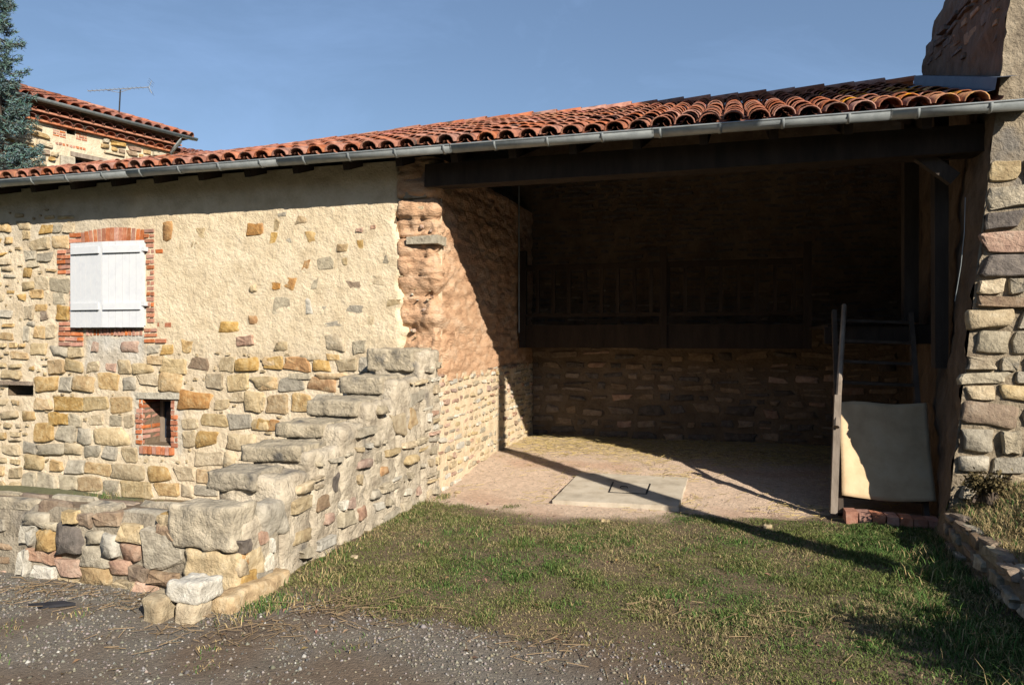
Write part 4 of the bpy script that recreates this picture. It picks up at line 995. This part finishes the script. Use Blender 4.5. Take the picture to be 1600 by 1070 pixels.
# ------------------------------------------------------------------ conifer at the left edge
def conifer(name, label, base, H, R0, seed, z_lo, col):
    t = thing(name, label, 'tree', base); g = np.random.default_rng(seed)
    base = np.array(base, float)
    MB().tube([base, base + (0.05, 0, H * .5), base + (0, 0, H)], [.16, .10, .015], 8).obj('trunk', 'bark', t, smooth=True)
    Vs, Cs = [], []; mb = MB()
    z = z_lo
    while z < H - .15:
        nb = 7; rad = R0 * (1 - (z / H)) ** .75 + .12
        for k in range(nb):
            a = g.uniform(0, 2 * math.pi); L = rad * g.uniform(.65, 1.15); d = np.array([math.cos(a), math.sin(a), 0])
            s0 = base + (0, 0, z + g.uniform(-.1, .1)); P = [s0 + d * L * q + np.array([0, 0, -.22 * L * math.sin(q * 2.2) + .22 * L * q * q]) for q in np.linspace(0, 1, 7)]
            mb.tube(P, [.022, .02, .017, .014, .011, .008, .004], 4)
            n = int(260 * L)
            q = g.uniform(.18, 1, n) ** .8; i = np.minimum((q * 6).astype(int), 5); f = q * 6 - i; PP = np.array(P)
            c = PP[i] * (1 - f)[:, None] + PP[i + 1] * f[:, None]
            side = np.cross(d, (0, 0, 1)); wd_ = .26 * L * (1.05 - q)
            c = c + side * (g.normal(0, 1, n) * wd_ * .8)[:, None] + np.stack([0 * q, 0 * q, g.normal(-.02, .045, n)], -1)
            dr = g.normal(0, 1, (n, 3)) + d * .9 + (0, 0, .25); dr /= np.linalg.norm(dr, axis=1, keepdims=True)
            si = np.cross(dr, g.normal(0, 1, (n, 3))); si /= np.linalg.norm(si, axis=1, keepdims=True)
            ln = g.uniform(.05, .11, n)[:, None]; w = .012
            Vs.append(np.stack([c - si * w, c + si * w, c + dr * ln], 1).reshape(-1, 3))
            cc = np.array(col) * g.uniform(.55, 1.35, (n, 1)) * (1 + .15 * g.normal(0, 1, (n, 3)) * np.array([1, .3, 1])); Cs.append(np.repeat(cc, 3, 0))
        z += .17
    V = np.concatenate(Vs); mesh_obj('crown', V, np.arange(len(V)).reshape(-1, 3), 'needle', t, None, False, np.clip(np.concatenate(Cs), .005, 1))
    mb.obj('branches', 'bark', t)
tb = at(-6, 525, 15.0)
conifer('conifer_tree', 'blue grey conifer in front of the stone house at the picture edge', (tb[0], tb[1], 1.0), 8.2, 1.15, 5, 2.2, (.10, .16, .145))

# ------------------------------------------------------------------ out of frame, but throwing shade into it
pole = thing('wooden_pole', 'tall round wooden pole on the bank whose shadow crosses the grass', 'pole', (2.6, 4.75, .3))
MB().tube([(2.56, 4.66, .1), (2.56, 4.66, 3.5), (2.56, 4.66, 7.2)], [.14, .13, .115], 12).obj('shaft', 'grey_wood', pole, smooth=True)
MB().tube([(2.56, 4.66, 7.2), (2.56, 4.66, 7.28)], [.13, .03], 12).obj('cap', 'zinc', pole)
def shrub(name, label, c, rx, rz_, n, col, leaf, seed):
    g = np.random.default_rng(seed); t = thing(name, label, 'shrub', c); c = np.array(c, float); mb = MB()
    ends = []
    for k in range(26):
        a = g.uniform(0, 6.28); r = rx * g.uniform(.2, .8); h = rz_ * g.uniform(.5, 1)
        e = c + np.array([math.cos(a) * r, math.sin(a) * r, h]); ends.append(e); mb.tube([c + (g.normal(0, .05), g.normal(0, .05), 0), c * .5 + e * .5 + (0, 0, .08), e], [.014, .009, .003], 4)
    mb.obj('stems', 'bark', t)
    e = np.array(ends)[g.integers(0, len(ends), n)]; p = e + g.normal(0, rx * .2, (n, 3)) * np.array([1, 1, .8]); p[:, 2] = np.maximum(p[:, 2], c[2] + .02)
    dr = g.normal(0, 1, (n, 3)); dr /= np.linalg.norm(dr, axis=1, keepdims=True); si = np.cross(dr, g.normal(0, 1, (n, 3))); si /= np.linalg.norm(si, axis=1, keepdims=True)
    V = np.stack([p, p + dr * leaf * .5 + si * leaf * .3, p + dr * leaf, p + dr * leaf * .5 - si * leaf * .3], 1).reshape(-1, 3)
    C = np.repeat(np.array(col) * g.uniform(.5, 1.4, (n, 1)), 4, 0)
    mesh_obj('foliage', V, np.arange(len(V)).reshape(-1, 4), 'needle', t, None, False, C)
shrub('bramble_clump', 'low brown bramble clump at the foot of the tall stone wall', (1.95, 6.75, .38), .17, .2, 900, (.10, .075, .03), .035, 8)
shrub('bank_shrub', 'leafy shrub on the bank shading the lower right corner of the grass', (3.05, 3.05, .3), .55, 1.1, 5000, (.05, .08, .025), .07, 3)

# ------------------------------------------------------------------ ground cover
def ground_z(x, y): return gz(x, y) + .012 * fbm(np.stack([x, y, 0 * x], -1) * 7, 3, 4)
def blades(name, label, x, y, L, W, col, lean, z=None, cat='grass'):
    n = len(x); z = ground_z(x, y) - .004 if z is None else z
    a = nr.uniform(0, 2 * np.pi, n); d = np.stack([np.cos(a), np.sin(a), 0 * a], -1); s = np.stack([-np.sin(a), np.cos(a), 0 * a], -1)
    s = s * np.cos(a * 3)[:, None] + d * np.sin(a * 3)[:, None]
    p = np.stack([x, y, z], -1); le = lean[:, None]; L_ = L[:, None]; W_ = W[:, None]; up = np.array([0, 0, 1.])
    m = p + (d * le * .35 + up * .62 * np.sqrt(np.clip(1 - le ** 2 * .3, .1, 1))) * L_; t = p + (d * le + up * np.sqrt(np.clip(1 - le ** 2, .03, 1))) * L_
    V = np.stack([p - s * W_, p + s * W_, m + s * W_ * .75, m - s * W_ * .75, t], 1).reshape(-1, 3)
    k = np.arange(n) * 5; F = np.concatenate([np.stack([k, k + 1, k + 2], -1), np.stack([k, k + 2, k + 3], -1), np.stack([k + 3, k + 2, k + 4], -1)])
    C = np.repeat(col, 5, 0)
    return tag(mesh_obj(name, V, F, 'stuff', None, None, False, np.clip(C, .004, 1)), label, cat, None, 'stuff')
N = 430000
x, y = nr.uniform(-3.3, 2.4, N), nr.uniform(2.2, 7.3, N)
w = grassw(x, y); q = np.stack([x, y, 0 * x], -1)
dens = .38 + .62 * sstep(-.35, .2, fbm(q * 3.1, 4, 60, .6))
keep = (nr.random(N) < w * dens) & (x < 1.68) & ((y > 3.0) | (x > -1))
x, y, q, w = x[keep], y[keep], q[keep], w[keep]
green = sstep(-.35, .35, fbm(q * 1.7, 3, 66) + .22 * (x - .1) * .5 + .22 * nr.normal(0, 1, len(x)))[:, None]
lush = np.clip(sstep(.2, 1.6, x) * .8 + .2 * sstep(.1, .5, fbm(q * 2.3, 2, 61)), 0, 1)
cg = np.array([.066, .125, .024]) * (1 - .2 * lush[:, None]); cd = np.array([.30, .235, .115])
dry = (nr.random(len(x)) < np.clip(.30 + .9 * fbm(q * 2.4, 3, 77) - .3 * lush, .06, .8))[:, None]
col = np.where(dry, cd, cg * green + np.array([.13, .145, .04]) * (1 - green)) * nr.uniform(.6, 1.35, (len(x), 1))
blades('grass', 'short patchy green and straw coloured grass in front of the bay', x, y, nr.uniform(.010, .034, len(x)) * (1 + 1.3 * lush) * (.7 + .8 * sstep(-.2, .5, fbm(q * 4.2, 3, 62))), nr.uniform(.0016, .003, len(x)) * (1 + .3 * lush), col, nr.uniform(.55, 1.0, len(x)))
# longer tufts at the foot of the walls and on the bank
X, Y, LL, CC = [], [], [], []
def tuft(cx, cy, n, r, L, dryness):
    X.append(cx + nr.normal(0, r, n)); Y.append(cy + nr.normal(0, r, n)); LL.append(nr.uniform(.4, 1, n) * L)
    d = (nr.random(n) < dryness)[:, None]; CC.append(np.where(d, np.array([.36, .27, .13]), np.array([.075, .14, .03])) * nr.uniform(.6, 1.4, (n, 1)))
for k in range(34): tuft(U(1.15, 1.62), U(3.6, 6.6), 60, .06, U(.1, .22), .3)
for k in range(300): tuft(U(1.70, 3.0), U(4.4, 7.02), 110, .10, U(.03, .11), .8)
for k in range(9): tuft(U(-3.0, -2.5), U(3.6, 4.9), 40, .09, U(.05, .12), .65)
for k in range(20):
    t = U(0, 1); tuft(XB + .06 + U(0, .1), 4.6 + 2.8 * t, 40, .05, U(.04, .1), .55)
for k in range(40): tuft(U(-7.6, -3.7), U(4.5, 7.35), 60, .10, U(.08, .2), .35)
for k in range(14): tuft(U(-4.4, -3.8), U(1.9, 3.2), 60, .10, U(.03, .06), .6)
for k in range(70): tuft(U(-2.4, 1.2), U(4.2, 6.6), 40, .05, U(.04, .08), .12)
for k in range(30): tuft(U(-6.5, 1.0), U(2.6, 3.7), 45, .06, U(.02, .05), .55)
for k in range(5): tuft(gpx(U(390, 440), U(930, 960))[0], gpx(420, U(930, 960))[1], 160, .07, .05, .3)
X, Y, LL, CC = map(np.concatenate, (X, Y, LL, CC))
keep = ~((Y > 4.0) & (Y < 4.45) & (X < -3.0)) & ~((X > -3.65) & (X < -3.0) & (Y > 4.0) & (Y < 7.5)); X, Y, LL, CC = X[keep], Y[keep], LL[keep], CC[keep]
blades('grass_tufts', 'longer dry and green tufts along the wall feet and on the bank', X, Y, LL, np.full(len(X), .0026), CC, nr.uniform(.3, .97, len(X)))

def scatter(name, label, x, y, size, col, flat, cat, dz=0.0):
    """small irregular pebbles"""
    O = np.array([(1,0,0),(0,1,0),(-1,0,0),(0,-1,0),(0,0,1),(0,0,-1)], float); OF = np.array([(0,1,4),(1,2,4),(2,3,4),(3,0,4),(1,0,5),(2,1,5),(3,2,5),(0,3,5)])
    n = len(x); a = nr.uniform(0, 6.28, n); sc = np.stack([size, size * nr.uniform(.55, .95, n), size * nr.uniform(.4, .8, n) * flat], -1)
    v = O[None] * (sc[:, None, :] * nr.uniform(.7, 1.25, (n, 6, 1))); c, s = np.cos(a)[:, None], np.sin(a)[:, None]
    vx, vy = v[..., 0] * c - v[..., 1] * s, v[..., 0] * s + v[..., 1] * c
    z = ground_z(x, y) + dz
    V = np.stack([vx + x[:, None], vy + y[:, None], v[..., 2] + z[:, None] + sc[:, 2:3] * .25], -1).reshape(-1, 3)
    F = (OF[None] + (np.arange(n) * 6)[:, None, None]).reshape(-1, 3)
    return tag(mesh_obj(name, V, F, 'stuff', None, None, False, np.repeat(col, 6, 0)), label, cat, None, 'stuff')
N = 52000
x, y = nr.uniform(-6.6, 2.0, N), nr.uniform(2.2, 5.2, N)
keep = (grassw(x, y) < nr.uniform(.1, .5, N)) & (nr.random(N) < .25 + .75 * sstep(.35, -.1, fbm(np.stack([x, y, 0 * x], -1) * 1.5, 3, 21) + .25 * fbm(np.stack([x, y, 0 * x], -1) * 5, 2, 23))) & (y < 4.05 + 1.0 * (x > -2.9)) & (x < 1.6); x, y = x[keep], y[keep]; n = len(x)
g = nr.uniform(.08, .26, (n, 1)); tint = np.stack([nr.uniform(1.0, 1.25, n), np.ones(n), nr.uniform(.68, .98, n)], -1)
white = nr.random(n) < .018; col = g * tint; col[white] = nr.uniform(.32, .5, (white.sum(), 1)) * np.array([1, .95, .85])
scatter('gravel', 'dark grey gravel with pale chips across the foreground', x, y, nr.uniform(.004, .013, n) * np.where(nr.random(n) < .06, 1.7, 1), col, 1, 'gravel')
N = 2600
x, y = nr.uniform(-3.0, 1.0, N), nr.uniform(6.7, 11.2, N); keep = grassw(x, y) < .3; x, y = x[keep], y[keep]; n = len(x)
scatter('floor_grit', 'loose grit and pebbles on the earth floor of the bay', x, y, nr.uniform(.004, .014, n), nr.uniform(.25, .5, (n, 1)) * np.array([1, .8, .62]), .8, 'grit')
# straw on the floor and dry stalks on the gravel
def stalks(name, label, x, y, L, col, cat, lift=.01):
    n = len(x); a = nr.uniform(0, 6.28, n); d = np.stack([np.cos(a), np.sin(a), nr.normal(0, .12, n)], -1); s = np.stack([-np.sin(a), np.cos(a), 0 * a], -1) * .0022
    p = np.stack([x, y, ground_z(x, y) + nr.uniform(.003, lift, n)], -1); e = p + d * L[:, None]; e[:, 2] = np.maximum(e[:, 2], ground_z(e[:, 0], e[:, 1]) + .003); u = np.array([0, 0, .003])
    V = np.stack([p - s, p + s, e + s, e - s, (p + u), (e + u)], 1).reshape(-1, 3); k = np.arange(n) * 6
    F = np.concatenate([np.stack([k, k + 4, k + 5, k + 3], -1), np.stack([k + 1, k + 2, k + 5, k + 4], -1)])
    return tag(mesh_obj(name, V, F, 'stuff', None, None, False, np.repeat(col, 6, 0)), label, cat, None, 'stuff')
N = 9000
x, y = nr.uniform(-3.0, 1.6, N), nr.uniform(7.2, 11.3, N); q = np.stack([x, y, 0 * x], -1)
ps = np.clip(sstep(9.0, 10.2, y + .7 * fbm(q * 1.4, 2, 91)) * .9 + .5 * sstep(.05, .4, fbm(q * 1.6, 2, 93)) * (x > -1.2) + .03, 0, 1) * (y > 7.4)
keep = nr.random(N) < ps + .12 * ((x > -2) & (x < -.2) & (y < 8.8)); x, y = x[keep], y[keep]; n = len(x)
stalks('straw', 'scattered golden straw on the bay floor towards the back wall', x, y, nr.uniform(.03, .16, n), np.array([.50, .37, .15]) * nr.uniform(.55, 1.3, (n, 1)), 'straw', .02)
pts_ = [(440, 900, .28, 90), (520, 950, .25, 110), (420, 990, .3, 60), (850, 1010, .25, 60), (1230, 990, .3, 50), (600, 960, .4, 70), (80, 920, .4, 160), (230, 940, .3, 120), (1040, 955, .2, 40), (300, 990, .4, 60)]
X, Y = [], []
for px, py, r, n in pts_:
    c_ = gpx(px, py); X.append(c_[0] + nr.normal(0, r * .6, n)); Y.append(c_[1] + nr.normal(0, r * .45, n))
X, Y = np.concatenate(X), np.concatenate(Y); keep = (Y < 3.98) | (X > -2.7); X, Y = X[keep], Y[keep]
stalks('dry_stalks', 'brown dry stalks lying where gravel meets the grass', X, Y, nr.uniform(.03, .15, len(X)), np.array([.24, .165, .09]) * nr.uniform(.4, 1.3, (len(X), 1)), 'stalks', .03)
# dead leaves
N = 340
x, y = nr.uniform(-3.6, 1.6, N), nr.uniform(2.4, 7.2, N); n = N
a = nr.uniform(0, 6.28, n); L = nr.uniform(.008, .026, n)
z = ground_z(x, y) + .022 * grassw(x, y) + .008
d = np.stack([np.cos(a), np.sin(a), nr.normal(0, .25, n)], -1) * L[:, None]; s = np.stack([-np.sin(a), np.cos(a), nr.normal(0, .3, n)], -1) * (L * .4)[:, None]
p = np.stack([x, y, z], -1); up = np.stack([0 * x, 0 * x, L * .25], -1)
V = np.stack([p - d, p + s + up, p + d, p - s + up], 1).reshape(-1, 3); k = np.arange(n) * 4
col = np.array([.22, .125, .06]) * nr.uniform(.4, 1.4, (n, 1)) * np.stack([np.ones(n), nr.uniform(.8, 1.3, n), nr.uniform(.7, 1.5, n)], -1)
tag(mesh_obj('dead_leaves', V, np.concatenate([np.stack([k, k + 1, k + 2], -1), np.stack([k, k + 2, k + 3], -1)]), 'stuff', None, None, False, np.repeat(col, 4, 0)), 'small brown dead leaves strewn over grass and gravel', 'leaves', None, 'stuff')
# a few larger loose things
cxy = gpx(82, 944, .02)
sc_ = thing('slate_scrap', 'flat black scrap lying on the gravel before the garden wall', 'scrap', (cxy[0], cxy[1], 0))
V, F = prism([(cxy[0] - .14, cxy[1] - .05), (cxy[0] - .02, cxy[1] - .06), (cxy[0] + .13, cxy[1] + .05), (cxy[0] + .02, cxy[1] + .06)], .012, .028); mesh_obj('flake', V, F, 'black_scrap', sc_)
for (px, py, r, lab) in ((715, 768, .045, 'pale pebble at the grass edge near the stepped wall'), (945, 813, .05, 'pale pebble in the grass in front of the concrete slab'), (553, 868, .035, 'small white pebble in the grass below the stepped wall'), (948, 680, .09, 'pale stone lying against the foot of the back wall'), (1200, 822, .05, 'pale stone in the grass in front of the ladder')):
    r *= .75; c_ = gpx(px, py, .1 if py < 720 else .02); zz_ = float(ground_z(np.array([c_[0]]), np.array([c_[1]]))[0])
    tt = thing('loose_stone', lab, 'stone', (c_[0], c_[1], zz_), 'loose stones on the ground')
    rough_block('rock', c_[0] - r, c_[1] - r * .8, zz_ - .01, c_[0] + r, c_[1] + r * .8, zz_ + r * .7, 'tan', tt, .022, r * .3, 22, r * .3, int(px))

# ------------------------------------------------------------------ unseen buildings added behind and beside the camera to cut skylight
def sky_blocker(name, label, fr, L, h, depth, nwin):
    t = thing(name, label, 'building', fr.w(L / 2, 0, -depth / 2))
    mb = MB().fbox(fr, 0, L, -.3, h, -depth, 0); mesh_obj('wall', mb.v, mb.f, 'plaster', t, None, False, np.ones((len(mb.v), 3)) * .8)
    rz_ = h + depth / 2 * .36
    V = [fr.w(-.3, h - .1, .5), fr.w(L + .3, h - .1, .5), fr.w(L + .3, rz_, -depth / 2), fr.w(-.3, rz_, -depth / 2), fr.w(L + .3, h - .1, -depth - .5), fr.w(-.3, h - .1, -depth - .5)]
    V += [v + np.array([0, 0, .12]) for v in V]
    mesh_obj('roof', V, [(6, 7, 8, 9), (9, 8, 10, 11), (0, 3, 2, 1), (3, 5, 4, 2), (0, 1, 7, 6), (5, 11, 10, 4), (1, 2, 8, 7), (2, 4, 10, 8), (0, 6, 9, 3), (3, 9, 11, 5)], 'tile', t)
    for i in range(nwin):
        a = L * (i + .5) / nwin; z = h * .62
        w = MB().fbox(fr, a - .5, a + .5, z - .65, z + .65, -.1, .03).obj('window', 'grey_wood', t); MB().fbox(fr, a - .42, a + .42, z - .57, z + .57, .03, .035).obj('pane', 'glass_dark', w)
    d = MB().fbox(fr, L * .3 - 1.3, L * .3 + 1.3, 0, 2.9, -.1, .04).obj('door', 'old_wood', t)
    return t
sky_blocker('rear_sky_blocker', 'unseen building added behind the viewer to block low skylight', Frame((8, -10, 0), (-1, 0, 0)), 34, 6.5, 8, 6)
sky_blocker('side_sky_blocker', 'unseen low building added beside the yard to block low skylight', Frame((9.5, 4.5, 0), (0, -1, 0)), 13, 4.2, 5, 3)
